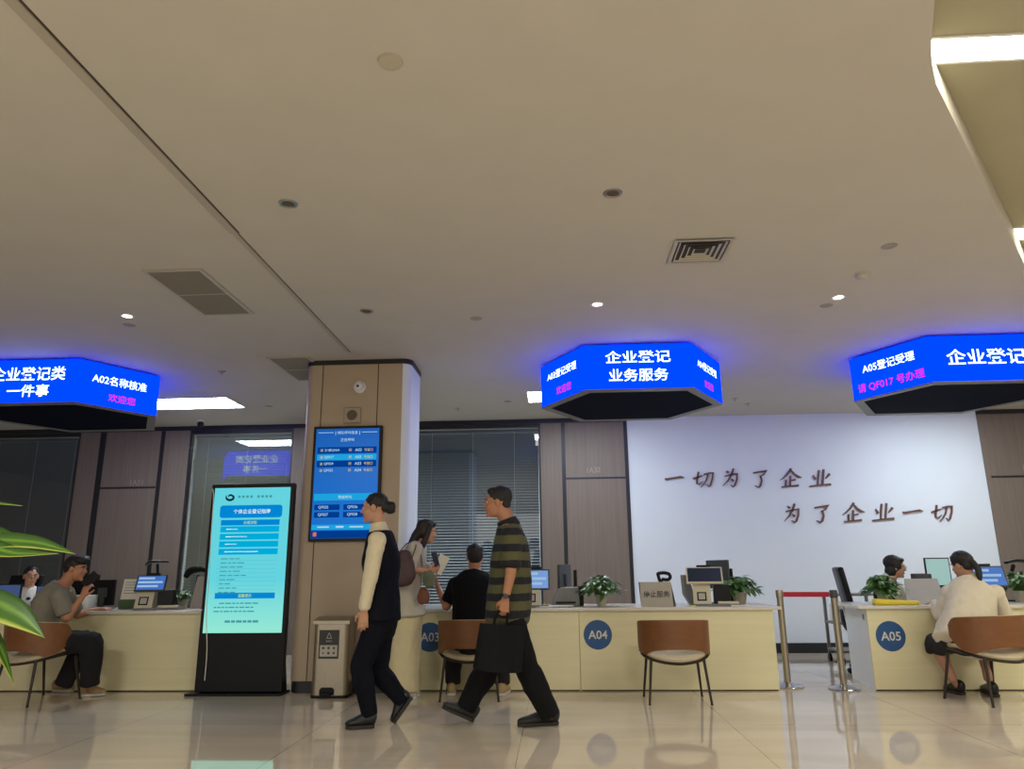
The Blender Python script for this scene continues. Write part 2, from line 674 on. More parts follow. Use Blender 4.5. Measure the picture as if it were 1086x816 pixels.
M_GLASS = mat_glass('window_glass', (.86, .9, .9, 1), .10)
M_SLAT_DK = mat('grey_blind_slat', (82, 96, 110), .6, var=.03)
M_SLAT_LT = mat('pale_blind_slat', (150, 152, 142), .5, var=.03)
WIN = [(XL, -7.27, M_SLAT_DK, 54, 'wide dark grey venetian blind behind the glass at the far left'),
       (-5.54, -3.93, M_SLAT_LT, 48, 'pale venetian blind behind the glass that mirrors a blue sign, beside the column'),
       (-2.7, -.194, M_SLAT_DK, 41, 'grey venetian blind behind the glass between column and room plate panel')]
for i, (x0, x1, ms, ang, lab) in enumerate(WIN):
    f = B()
    for a, b_, c, d in ((x0, x1, .0, .06), (x0, x1, 3.2, 3.255)):
        bx(f, a, b_, FY + .01, WALL_Y + .05, c, d)
    for a, b_ in ((x0, x0 + .03), (x1 - .03, x1)):
        bx(f, a, b_, FY + .01, WALL_Y + .05, .06, 3.2)
    wo = tag(obj('window_%d' % (i + 1), f, M_BLACK_TRIM, origin=((x0 + x1) / 2, WALL_Y, 0)), kind='structure')
    g = B(); quad(g, (x0 + .03, WALL_Y - .005, .06), (x1 - .03, WALL_Y - .005, .06), (x1 - .03, WALL_Y - .005, 3.2), (x0 + .03, WALL_Y - .005, 3.2))
    obj('glass', g, M_GLASS, wo)
    bl = empty('venetian_blind', ((x0 + x1) / 2, WALL_Y + .12, 0), 0, lab, 'blind', 'venetian blinds behind the office glass')
    s = B()
    z = .1
    c, sn = cos(radians(ang)) * .027, sin(radians(ang)) * .027
    while z < 3.14:
        yy = WALL_Y + .12
        pr = [(x0 + .04, yy - c, z + sn), (x0 + .04, yy, z + .004), (x0 + .04, yy + c, z - sn)]
        for a, b_ in zip(pr, pr[1:]):
            quad(s, a, b_, (x1 - .04, b_[1], b_[2]), (x1 - .04, a[1], a[2]))
        z += .042
    obj('slats', s, ms, bl)
    s = B(); bx(s, x0 + .035, x1 - .035, WALL_Y + .09, WALL_Y + .15, 3.15, 3.2)
    obj('head_rail', s, ms, bl)
    s = B()
    xx = x0 + .25
    while xx < x1 - .1:
        rod(s, (xx, WALL_Y + .088, .08), (xx, WALL_Y + .088, 3.16), .003, n=5)
        xx += .62
    obj('ladder_cord', s, M_LTGREY, bl)
area('office_ceiling_light', (-4.7, 12.6, 3.25), (2.4, .8), 110, (.80, .92, 1))
area('office_ceiling_light', (-9.5, 12.6, 3.25), (4.0, .8), 8, (.86, .94, 1))
area('office_ceiling_light', (-1.2, 12.6, 3.25), (2.4, .8), 130, (.80, .92, 1))

# column with clad faces
CX0, CX1, CY0, CY1 = -2.615, -1.495, 7.49, 8.15


def rrect(x0, x1, y0, y1, r, n=8):
    pts = []
    for cx, cy, a0 in ((x1 - r, y0 + r, -90), (x1 - r, y1 - r, 0), (x0 + r, y1 - r, 90), (x0 + r, y0 + r, 180)):
        for k in range(n + 1):
            a = radians(a0 + 90 * k / n)
            pts.append((cx + r * cos(a), cy + r * sin(a)))
    return pts


bm = B(); prism(bm, [(x, y, .11) for x, y in rrect(CX0, CX1, CY0, CY1, .10)], (0, 0, CEIL_Z - .05 - .11))
col = tag(smooth_angle(obj('column', bm, M_COLUMN, origin=((CX0 + CX1) / 2, (CY0 + CY1) / 2, 0))), kind='structure')
bm = B(); prism(bm, [(x, y, 0) for x, y in rrect(CX0 + .008, CX1 - .008, CY0 + .008, CY1 - .008, .10)], (0, 0, .111))
obj('skirting', bm, M_BLACK_TRIM, col)
bm = B(); prism(bm, [(x, y, CEIL_Z - .051) for x, y in rrect(CX0 - .012, CX1 + .012, CY0 - .012, CY1 + .012, .11)], (0, 0, .05))
obj('top_trim', bm, M_BLACK_TRIM, col)
for xs in (-2.43, -1.835):
    bm = B(); bx(bm, xs - .005, xs + .005, CY0 - .0015, CY0 + .01, .11, CEIL_Z - .05)
    obj('joint', bm, M_SEAM, col)

lit_side = [q for q in rrect(CX0 - .003, CX1 + .003, CY0 - .003, CY1 + .003, .103) if q[0] > CX1 - .085]  # board added here: cool light on the cladding put into its pale colour
bm = B(); prism(bm, [(x, y, .112) for x, y in lit_side], (0, 0, CEIL_Z - .165))
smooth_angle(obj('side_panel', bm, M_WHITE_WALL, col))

# ------------------------------------------------------------------ ceiling fittings


def light_panel(x0, x1, y0, y1, z, lab, m_, grp):
    t = empty('light_panel', ((x0 + x1) / 2, (y0 + y1) / 2, z), 0, lab, 'ceiling light', grp)
    bm = B()
    for a, b_, c, d in ((x0, x1, y0, y0 + .015), (x0, x1, y1 - .015, y1), (x0, x0 + .015, y0 + .015, y1 - .015), (x1 - .015, x1, y0 + .015, y1 - .015)):
        bx(bm, a, b_, c, d, z - .008, z)
    obj('frame', bm, M_WHITE, t)
    bm = B(); bx(bm, x0 + .015, x1 - .015, y0 + .015, y1 - .015, z - .005, z - .0005)
    obj('diffuser', bm, m_, t)


light_panel(-5.42, -4.17, 9.02, 9.64, CEIL_Z, 'lit square-cornered ceiling panel behind the leftmost blue sign', M_LED_PANEL, 'flush lit ceiling panels')
light_panel(-.33, .92, 9.10, 9.70, CEIL_Z, 'lit ceiling panel mostly hidden behind the middle blue sign', M_LED_PANEL, 'flush lit ceiling panels')
light_panel(4.7, 5.95, 9.10, 9.70, CEIL_Z, 'lit ceiling panel hidden behind the blue sign at the right edge', M_LED_PANEL, 'flush lit ceiling panels')
light_panel(1.3, 5.6, PZ(1040, 36, RZ).y, PZ(1040, 65, RZ).y, RZ, 'wide bright light bar in the raised ceiling at the top right corner', M_LED_BAR, 'light bars in the raised ceiling')
light_panel(2.6, 8.6, PZ(1078, 241, RZ).y, PZ(1078, 254, RZ).y, RZ, 'small far light bar in the raised ceiling at the right edge', M_LED_BAR, 'light bars in the raised ceiling')


def grille(x0, x1, y0, y1, n, lab):
    t = empty('ceiling_vent', ((x0 + x1) / 2, (y0 + y1) / 2, CEIL_Z), 0, lab, 'vent', 'louvred ceiling vents')
    z = CEIL_Z
    bm = B()
    e = .028
    for a, b_, c, d in ((x0, x1, y0, y0 + e), (x0, x1, y1 - e, y1), (x0, x0 + e, y0 + e, y1 - e), (x1 - e, x1, y0 + e, y1 - e), (x0 + e, x1 - e, (y0 + y1) / 2 - .006, (y0 + y1) / 2 + .006)):
        bx(bm, a, b_, c, d, z - .012, z - .0005)
    obj('frame', bm, M_VENT, t)
    bm = B(); bx(bm, x0 + e, x1 - e, y0 + e, y1 - e, z - .002, z - .0008)
    obj('backing', bm, M_VENT_DK, t)
    bm = B()
    for k in range(n):
        y = y0 + e + (y1 - y0 - 2 * e) * (k + .5) / n
        h = (y1 - y0) / n * .30
        quad(bm, (x0 + e, y - h, z - .004), (x1 - e, y - h, z - .004), (x1 - e, y + h, z - .011), (x0 + e, y + h, z - .011))
    obj('slat', bm, mat('vent_slat', (122, 117, 108), .55, var=.02), t)


grille(-3.03, -2.575, 4.97, 5.97, 26, 'long louvred ceiling vent with two halves, left of the ceiling joint')
grille(-2.985, -2.53, 7.29, 8.27, 26, 'louvred ceiling vent partly hidden behind the top of the column')
t = empty('ceiling_diffuser', (1.07, 4.95, CEIL_Z), 0, 'square four-way ceiling diffuser of nested frames above the middle blue sign', 'vent')
bm = B()
for k in range(5):
    h0 = .205 - k * .038
    h1 = h0 - (.026 if k == 0 else .014)
    za, zb = CEIL_Z - .012, CEIL_Z - .003
    for (ax, ay) in ((1, 0), (0, 1), (-1, 0), (0, -1)):
        def pt(h, s, z):
            return V((1.07 + ax * h - ay * h * s, 4.95 + ay * h + ax * h * s, z))
        quad(bm, pt(h0, -1, za), pt(h0, 1, za), pt(h1, 1, zb if k else za), pt(h1, -1, zb if k else za))
obj('frames', bm, M_VENT, t)
bm = B(); bx(bm, 1.07 - .18, 1.07 + .18, 4.95 - .18, 4.95 + .18, CEIL_Z - .0022, CEIL_Z - .0008)
obj('backing', bm, M_VENT_DK, t)


def downlight(x, y, lit, lab):
    t = empty('downlight', (x, y, CEIL_Z), 0, lab, 'ceiling light', 'round recessed downlights')
    bm = B()
    n = 24
    for (r0, z0), (r1, z1) in (((.058, -.001), (.056, -.006)), ((.056, -.006), (.043, -.006)), ((.043, -.006), (.036, -.001))):
        a = [bm.verts.new((x + r0 * cos(2 * pi * k / n), y + r0 * sin(2 * pi * k / n), CEIL_Z + z0)) for k in range(n)]
        b_ = [bm.verts.new((x + r1 * cos(2 * pi * k / n), y + r1 * sin(2 * pi * k / n), CEIL_Z + z1)) for k in range(n)]
        for k in range(n):
            bm.faces.new((a[k], a[(k + 1) % n], b_[(k + 1) % n], b_[k]))
    obj('ring', bm, M_STEEL if not lit else M_WHITE, t, smooth=True)
    bm = B(); lathe(bm, [(.037, -.003), (.037, -.001)], (x, y, CEIL_Z), 24)
    obj('lens', bm, M_LAMP_ON if lit else mat('dark_lens', (90, 84, 74), .7, var=0, spec=.1), t)


downlight(.40, 5.99, True, 'lit downlight just above the middle blue sign')
downlight(2.41, 5.99, True, 'lit downlight nearest the blue sign at the right edge')
downlight(-3.70, 5.94, True, 'lit downlight above the leftmost blue sign')
downlight(.39, 4.07, False, 'unlit downlight between the diffuser and the top of the picture')
downlight(-1.59, 4.05, False, 'unlit downlight just right of the long ceiling joint')
downlight(-1.59, 5.99, False, 'unlit downlight right of the joint above the column')


def disc(name, x, y, prof, m_, lab, cat):
    bm = B(); lathe(bm, prof, (x, y, CEIL_Z), 28)
    return tag(smooth_angle(obj(name, bm, m_, origin=(x, y, CEIL_Z))), lab, cat)


disc('ceiling_cover', -.683, 2.803, [(.03, -.016), (.052, -.012), (.058, -.0005)], mat('cover_plastic', (176, 168, 148), .6, var=.02), 'plain round cover disc on the ceiling near the top of the picture', 'ceiling cover')
disc('smoke_detector', 2.41, 5.49, [(.02, -.05), (.035, -.045), (.04, -.03), (.055, -.025), (.06, -.0005)], M_LTGREY, 'small smoke detector on the ceiling between a faint cover and a lit downlight', 'smoke detector')
for x, y, lab in ((2.396, 4.98, 'faint flat round cover on the ceiling below the raised part'), (2.38, 6.19, 'faint flat round cover on the ceiling beside a lit downlight at right'),
                  (-.666, 6.27, 'faint flat round cover on the ceiling left of the middle blue sign'), (-3.82, 6.18, 'faint flat round cover just below the lit downlight at left'),
                  (-3.84, 9.6, 'faint flat round cover near the lit panel by the column'), (-.6, 9.64, 'faint flat round cover beside the lit panel behind the middle sign')):
    disc('ceiling_cover', x, y, [(.045, -.006), (.055, -.0005)], mat('faint_cover', (150, 142, 130), .6, var=.02), lab, 'ceiling cover')
for x, y, lab in ((-3.68, 7.8, 'tiny sprinkler head on the ceiling right of the leftmost blue sign'), (-1.315, 10.0, 'tiny sprinkler head on the ceiling near the wall right of the column'), (2.42, 9.77, 'tiny sprinkler head right of the middle blue sign'), (2.67, 10.1, 'tiny sprinkler head nearest the white wall')):
    bm = B(); lathe(bm, [(.015, -.034), (.017, -.03), (.006, -.028), (.006, -.01), (.04, -.006), (.042, -.0005)], (x, y, CEIL_Z), 16)
    tag(obj('sprinkler', bm, M_STEEL, origin=(x, y, CEIL_Z)), lab, 'sprinkler', 'ceiling sprinklers')
t = empty('dome_camera', (-5.187, 10.45, CEIL_Z), 0, 'small dark ball camera on the ceiling above the reflecting glass', 'camera')
bm = B(); lathe(bm, [(.05, -.02), (.055, -.0005)], (-5.187, 10.45, CEIL_Z)); obj('base', bm, M_WHITE, t)
bm = B(); ell(bm, (-5.187, 10.45, CEIL_Z - .055), (.045, .045, .045)); obj('lens_ball', bm, M_BLACK, t, smooth=True)

# ------------------------------------------------------------------ hexagonal LED signs


def led_sign(cx, lab, front, left, right):
    cy, z0, z1 = 7.88, 2.83, 3.295
    t = empty('hanging_led_sign', (cx, cy, z0), 0, lab, 'LED sign', 'hexagonal blue LED signs over the counters')
    out = [(-.53, -.78), (.53, -.78), (.97, 0), (.53, .78), (-.53, .78), (-.97, 0)]
    pt = [V((cx + a, cy + b_, 0)) for a, b_ in out]
    inn = [V((cx + a * .975, cy + b_ * .975, 0)) for a, b_ in out]
    bm = B(); prism(bm, [p + Z * (z0 + .012) for p in inn], (0, 0, z1 - z0 - .03))
    obj('cabinet', bm, M_SIGN_BODY, t)
    bm = B()
    in2 = [V((cx + a * .90, cy + b_ * .88, 0)) for a, b_ in out]
    for i in range(6):
        j = (i + 1) % 6
        a, b_, c, d = pt[i], pt[j], in2[j], in2[i]
        prism(bm, [a + Z * z0, b_ + Z * z0, c + Z * z0, d + Z * z0], (0, 0, .012))
    obj('bottom_rim', bm, M_SIGN_RIM, t)
    bm = B(); prism(bm, [p + Z * (z0 + .004) for p in in2], (0, 0, .008))
    obj('underside', bm, M_SIGN_UNDER, t)
    bm = B(); lathe(bm, [(.12, z1 - .02), (.12, CEIL_Z - .001)], (cx, cy, 0)); obj('ceiling_mount', bm, M_SIGN_BODY, t)
    for i in range(6):
        a, b_ = pt[i], pt[(i + 1) % 6]
        r_ = (b_ - a).normalized()
        nn = r_.cross(Z)
        bm = B(); prism(bm, [a + Z * (z0 + .012), b_ + Z * (z0 + .012), b_ + Z * z1, a + Z * z1], -nn * .018)
        f = obj('led_face', bm, M_SIGN_BLUE, t)
        lines = {0: front, 5: left, 1: right, 3: front}.get(i, [])
        for (txt, u, v, wd, hh, mm, bold) in lines:
            bm = B()
            text_add(bm, txt, (a + b_) / 2 + r_ * u + Z * (z0 + v) + nn * .003, r_, Z, wd, hh, bold=bold)
            obj('lettering', bm, mm, f)


FR1 = [('企业登记', 0, .30, .68, .155, M_SIGN_WHITE, .013)]
led_sign(-5.40, 'blue hexagonal LED sign at the left reading 企业登记类一件事', [('企业登记类', 0, .315, .80, .15, M_SIGN_WHITE, .013), ('一件事', .02, .135, .45, .13, M_SIGN_WHITE, .013)], [], [('A02名称核准', 0.0, .30, .60, .10, M_SIGN_WHITE, .010), ('欢迎您', .04, .12, .30, .085, M_SIGN_PINK, .008)])
led_sign(.85, 'blue hexagonal LED sign in the middle between column and white wall slogan', [('企业登记', 0, .335, .64, .13, M_SIGN_WHITE, .013), ('业务服务', 0, .15, .58, .13, M_SIGN_WHITE, .013)], [('A03登记受理', .0, .31, .60, .09, M_SIGN_WHITE, .010), ('欢迎您', .04, .12, .30, .085, M_SIGN_PINK, .008)], [('A04登记受理', .0, .30, .60, .09, M_SIGN_WHITE, .010), ('欢迎您', .02, .12, .28, .08, M_SIGN_PINK, .008)])
led_sign(4.17, 'blue hexagonal LED sign at the right edge with a magenta QF017 line', [('企业登记', .0, .25, .74, .16, M_SIGN_WHITE, .013)], [('A05登记受理', .0, .32, .60, .10, M_SIGN_WHITE, .010), ('请 QF017 号办理', .0, .12, .76, .10, M_SIGN_PINK, .008)], [])

# ------------------------------------------------------------------ wall lettering
for tx, x, z, lab in (('1A31', -6.30, 2.47, 'faint room number 1A31 in raised letters on the brown panel at left'), ('1A30', .575, 2.545, 'white room number 1A30 in raised letters on the brown panel beside the white wall'), ('1A29', 6.72, 2.47, 'room number in raised letters on the brown panel at the right edge')):
    bm = B()
    text_add(bm, tx, (x, FY - .006, z), X, Z, .19, .085, bold=.01, ext=.02)
    tag(obj('room_number', bm, mat('number_white', (190, 186, 178) if tx == '1A30' else (150, 136, 122), .5, var=0)), lab, 'lettering')

GLY = {
    '一': [[(.04, .50, .05), (.14, .47, .075), (.45, .53, .055), (.8, .58, .075), (.97, .55, .02)]],
    '切': [[(.0, .50, .05), (.2, .57, .06), (.46, .66, .03)], [(.24, .86, .06), (.2, .5, .055), (.19, .26, .06), (.3, .2, .05), (.47, .36, .015)],
          [(.5, .72, .05), (.75, .78, .06), (.93, .80, .07), (.92, .5, .055), (.84, .16, .06), (.78, .08, .05), (.66, .2, .015)], [(.70, .74, .05), (.64, .42, .05), (.52, .2, .035), (.38, .04, .01)]],
    '为': [[(.22, .86, .03), (.33, .76, .08)], [(.55, .98, .06), (.48, .68, .06), (.34, .38, .05), (.1, .08, .012)], [(.16, .58, .045), (.45, .66, .05), (.74, .70, .075), (.74, .4, .055), (.66, .1, .06), (.58, .02, .05), (.44, .14, .012)], [(.46, .46, .03), (.58, .32, .08)]],
    '了': [[(.16, .80, .05), (.45, .85, .055), (.80, .90, .08), (.66, .72, .05), (.5, .62, .03)], [(.5, .66, .06), (.58, .4, .055), (.52, .12, .065), (.44, .04, .05), (.26, .16, .012)]],
    '企': [[(.52, 1.0, .07), (.36, .72, .06), (.16, .5, .04), (.0, .4, .012)], [(.5, .92, .04), (.68, .70, .06), (.86, .56, .08), (1.03, .52, .02)], [(.5, .62, .055), (.5, .35, .05), (.5, .08, .05)], [(.52, .38, .04), (.74, .42, .055)], [(.30, .42, .05), (.30, .1, .05)], [(.1, .04, .05), (.5, .09, .05), (.9, .12, .065)]],
    '业': [[(.42, .92, .06), (.40, .55, .05), (.38, .16, .05)], [(.64, .95, .06), (.62, .55, .05), (.60, .18, .05)], [(.14, .66, .03), (.27, .44, .08)], [(.92, .72, .075), (.80, .56, .05), (.72, .46, .02)], [(.0, .08, .05), (.5, .14, .055), (.99, .17, .07)]],
}
M_SLOGAN = mat('slogan_bronze_red', (104, 70, 62), .45, var=.08, scale=30)


def brush_char(ch, px, py, parent, size=.30):
    c = P(px, py, WALL_Y)
    c.y = WALL_Y - .02
    bm = B()
    for st in GLY[ch]:
        n = len(st)
        pts = [V((c.x + (q[0] - .5) * size + (q[1] - .5) * size * .12, c.z + (q[1] - .5) * size * .92)) for q in st]
        L, R = [], []
        for i in range(n):
            d = (pts[min(i + 1, n - 1)] - pts[max(i - 1, 0)]).normalized()
            nn = V((-d.y, d.x)) * st[i][2] * size * .72
            L.append(pts[i] + nn)
            R.append(pts[i] - nn)
        for i in range(n - 1):
            prism(bm, [(L[i].x, WALL_Y - .022, L[i].y), (L[i + 1].x, WALL_Y - .022, L[i + 1].y), (R[i + 1].x, WALL_Y - .022, R[i + 1].y), (R[i].x, WALL_Y - .022, R[i].y)], (0, .0215, 0))
    obj('character', bm, M_SLOGAN, parent)


for cells, lab in (((('一', 715, 508), ('切', 746, 508), ('为', 776, 507), ('了', 806, 508), ('企', 838, 507.5), ('业', 870, 507.5)), 'upper line of the raised brush slogan on the white wall, 一切为了企业'),
                   ((('为', 841, 544.5), ('了', 871.5, 545), ('企', 904.5, 544), ('业', 936.5, 543.5), ('一', 967.5, 543.5), ('切', 999, 543.5)), 'lower line of the raised brush slogan on the white wall, 为了企业一切')):
    t = empty('wall_slogan', P(cells[0][1], cells[0][2], WALL_Y), 0, lab, 'lettering')
    for ch, px, py in cells:
        brush_char(ch, px, py, t)
# small white notice on the glass by the panel
c = P(570.5, 470, WALL_Y)
t = empty('glass_sticker', (c.x, WALL_Y - .008, c.z - .04), 0, 'small white notice stuck high on the glass left of the room number', 'sticker')
bm = B(); bx(bm, c.x - .035, c.x + .035, WALL_Y - .0095, WALL_Y - .0065, c.z - .04, c.z + .04); obj('sheet', bm, M_PAPER, t)

# ------------------------------------------------------------------ service counters
TOPZ = .765
M_DISC = mat('number_disc_blue', (38, 84, 138), .45, var=.03)
M_DISCTXT = mat('number_white_print', (214, 214, 206), .5, var=0)


def counter(x0, x1, lab, number=None, npx=None, cut_left=0.0, side_white=False):
    t = empty('service_counter', ((x0 + x1) / 2, CTR_Y + .4, 0), 0, lab, 'counter', 'cream service counters')
    z1 = TOPZ - .031
    bm = B(); bx(bm, x0, x1, CTR_Y, CTR_Y + .025, .012, z1)
    obj('front_panel', bm, M_COUNTER, t)
    bm = B(); bx(bm, x0 + .01, x1 - .01, CTR_Y + .012, CTR_Y + .024, 0, .013)
    obj('plinth', bm, M_SEAM, t)
    for s, xa in ((0, x0), (1, x1)):
        bm = B()
        k = cut_left if s == 0 else 0
        w_ = .022 * (1 if s == 0 else -1)
        poly = [(xa, CTR_Y + .0255, 0), (xa + w_, CTR_Y + .0255, 0), (xa + w_ + k, CTR_Y + .84, 0), (xa + k, CTR_Y + .84, 0)]
        prism(bm, poly, (0, 0, z1))
        p = obj('side_panel', bm, M_COUNTER_SIDE if side_white else M_COUNTER, t)
        if side_white and s == 0:
            bm = B(); rod(bm, (xa + .01, CTR_Y + .13, .66), (xa - .004 + .022, CTR_Y + .13, .66), .035, n=20)
            xf(bm, M4.Translation((.0, 0, 0)))
            bm.free()
            bm = B()
            rod(bm, (xa + .016, CTR_Y + .12, .655), (xa + .009, CTR_Y + .12, .655), .03, n=20)
            obj('cable_grommet', bm, M_GREY, p)
    bm = B(); bx(bm, x0 + .03 + cut_left, x1 - .03, CTR_Y + .30, CTR_Y + .318, .25, z1 - .01)
    obj('modesty_board', bm, M_COUNTER_SIDE, t)
    if number:
        c = P(npx[0], npx[1], CTR_Y)
        bm = B(); rod(bm, (c.x, CTR_Y - .0005, c.z), (c.x, CTR_Y - .004, c.z), .137, n=48)
        d = obj('number_disc', bm, M_DISC, t)
        bm = B(); text_add(bm, number, (c.x, CTR_Y - .0052, c.z), X, Z, .185, None, bold=.012)
        obj('lettering', bm, M_DISCTXT, d)
    return t


def worktop(x0, x1, lab, cut_left=0.0):
    bm = B()
    z0 = TOPZ - .03
    prism(bm, [(x0, CTR_Y - .04, z0), (x1, CTR_Y - .04, z0), (x1, CTR_Y + .88, z0), (x0 + cut_left, CTR_Y + .88, z0)], (0, 0, .03))
    bmesh.ops.bevel(bm, geom=list(bm.edges), offset=.005, segments=2, profile=.5, affect='EDGES')
    return tag(obj('worktop', bm, M_TOP, origin=((x0 + x1) / 2, CTR_Y + .4, z0)), lab, 'worktop')


counter(-9.2, -3.43, 'cream counter at the left, between the big plant and the standing screen')
worktop(-9.3, -3.36, 'white top of the counter at the left, under the seated man with a phone')
counter(-1.40, .205, 'cream counter with the A03 disc, beside the column', 'A03', (456, 676))
counter(.209, 2.075, 'cream counter with the A04 disc, left of the rope barrier', 'A04', (634, 673.5))
worktop(-1.44, 2.15, 'white top running over the A03 and A04 counters')
counter(2.96, 6.2, 'cream counter with the A05 disc and a white side panel', 'A05', (944.5, 675), .10, True)
worktop(2.87, 6.3, 'white top of the A05 counter right of the rope barrier', .08)

# ------------------------------------------------------------------ visitor chairs
M_PLY = mat_wood('brown_plywood', (114, 71, 36), (126, 80, 42), False, .4, .5)
M_PLY_IN = mat('cream_chair_edge', (206, 192, 160), .5, var=.03)
M_SEAT = mat('beige_seat_pad', (206, 190, 156), .8, var=.05)
M_LEG = mat('dark_bronze_legs', (52, 42, 36), .4, metal=.3, var=.04)


def make_chair(lab):
    """faces +y; origin on the floor under the seat centre"""
    t = empty('visitor_chair', (0, 0, 0), 0, lab, 'chair', 'brown shell visitor chairs')
    n = 40
    zs = .345

    def dz(a):
        a = abs((a + pi) % (2 * pi) - pi)
        return .085 * min(1.0, a / (pi / 2)) ** 1.7 - .012 * max(0, (a - pi / 2) / (pi / 2))

    def rim(a, r=1.0):
        return V((.315 * r * sin(a), -.285 * r * cos(a) + (.0), 0))
    # back shell: a band curved round the back, higher than the seat with an open slot low in the middle
    bm = B(); be = B()
    A0 = radians(98)
    cols = []
    for i in range(n + 1):
        a = -A0 + 2 * A0 * i / n
        k = abs(a) / A0
        top = .695 - .03 * k ** 2 - (.055 * max(0, (k - .86) / .14) ** 2)
        bot = zs + dz(a) + .010 + .095 * max(0, 1 - (abs(a) / radians(58)) ** 2) ** .8 + .08 * max(0, (k - .80) / .20) ** 1.5
        lean = .05
        col_ = []
        for j in range(7):
            z = bot + (top - bot) * j / 6
            off = 1 + lean * (z - zs) / .30 * max(0, cos(a)) * 1.2
            col_.append(rim(a, off) + Z * z)
        cols.append(col_)
    vo = [[bm.verts.new(p) for p in c] for c in cols]
    vi = [[bm.verts.new(p - V((p.x, p.y, 0)).normalized() * .010) for p in c] for c in cols]
    for i in range(n):
        for j in range(6):
            bm.faces.new((vo[i][j], vo[i + 1][j], vo[i + 1][j + 1], vo[i][j + 1]))
            bm.faces.new((vi[i][j], vi[i][j + 1], vi[i + 1][j + 1], vi[i + 1][j]))
        bm.faces.new((vo[i][6], vo[i + 1][6], vi[i + 1][6], vi[i][6]))
        bm.faces.new((vo[i][0], vi[i][0], vi[i + 1][0], vo[i + 1][0]))
    for i in (0, n):
        for j in range(6):
            bm.faces.new((vo[i][j], vi[i][j], vi[i][j + 1], vo[i][j + 1]))
    bk = smooth_angle(obj('backrest', bm, M_PLY, t, world=False), 50)
    # pale inner lining and edge
    vo = [[be.verts.new(p - V((p.x, p.y, 0)).normalized() * .0105 + Z * (.004 if j == 6 else 0)) for j, p in enumerate(c)] for c in cols]
    vi = [[be.verts.new(p - V((p.x, p.y, 0)).normalized() * .022 + Z * (.004 if j == 6 else 0)) for j, p in enumerate(c)] for c in cols]
    for i in range(n):
        for j in range(6):
            be.faces.new((vo[i][j], vo[i + 1][j], vo[i + 1][j + 1], vo[i][j + 1]))
            be.faces.new((vi[i][j], vi[i][j + 1], vi[i + 1][j + 1], vi[i + 1][j]))
        be.faces.new((vo[i][6], vo[i + 1][6], vi[i + 1][6], vi[i][6]))
        be.faces.new((vo[i][0], vi[i][0], vi[i + 1][0], vo[i + 1][0]))
    for i in (0, n):
        for j in range(6):
            be.faces.new((vo[i][j], vi[i][j], vi[i][j + 1], vo[i][j + 1]))
    smooth_angle(obj('lining', be, M_PLY_IN, bk, world=False), 50)

    def plate(bm, r, z0, z1, bulge=0.0):
        pts = []
        for i in range(48):
            a = 2 * pi * i / 48
            q = rim(a, r)
            if q.y > 0:
                q.y = q.y * .92
            pts.append(q)
        dd = [dz(2 * pi * q / 48) for q in range(48)]
        lo = [bm.verts.new(p * .97 + Z * (z0 + h)) for p, h in zip(pts, dd)]
        md = [bm.verts.new(p + Z * (z0 * .4 + z1 * .6 + h)) for p, h in zip(pts, dd)]
        hi = [bm.verts.new(p * .94 + Z * (z1 + h)) for p, h in zip(pts, dd)]
        tp = [bm.verts.new(p * .5 + Z * (z1 + bulge + h * .5 + .028)) for p, h in zip(pts, dd)]
        for a_, b_ in ((lo, md), (md, hi), (hi, tp)):
            for i in range(48):
                bm.faces.new((a_[i], a_[(i + 1) % 48], b_[(i + 1) % 48], b_[i]))
        bm.faces.new(lo[::-1])
        bm.faces.new(tp)
    bm = B(); plate(bm, 1.0, zs - .022, zs)
    smooth_angle(obj('seat_shell', bm, M_LEG, t, world=False), 40)
    bm = B(); plate(bm, .955, zs + .001, zs + .032, .006)
    smooth_angle(obj('seat_pad', bm, M_SEAT, t, world=False), 60)
    for sx in (-1, 1):
        for sy in (-1, 1):
            bm = B()
            rod(bm, (sx * .225, sy * .17 - .01, zs + .03), (sx * .262, sy * .225, .006), .013, .010, 12)
            lg = smooth_angle(obj('leg', bm, M_LEG, t, world=False))
            bm = B(); rod(bm, (sx * .262, sy * .225, 0.0), (sx * .262, sy * .225, .0065), .012, n=12)
            obj('foot_pad', bm, M_BLACK, lg, world=False)
    return t


ch0 = make_chair('brown shell visitor chair standing empty in front of the A04 counter')
ch0.location = (1.03, 7.08, 0)
dup(ch0, (-.80, 7.24, 0), 0, 'brown shell visitor chair at the A03 counter, under the man in the black T-shirt')
lc_ = dup(ch0, (-4.83, 7.08, 0), radians(-24), 'brown shell visitor chair at the left, under the man in the grey T-shirt')
rc_ = dup(ch0, (3.72, 7.06, 0), radians(20), 'brown shell visitor chair at the A05 counter, under the woman in the cream jacket')

for o_ in (lc_, rc_):
    o_.scale = (1.07, 1.07, 1.03)

# ------------------------------------------------------------------ office chairs behind the counters


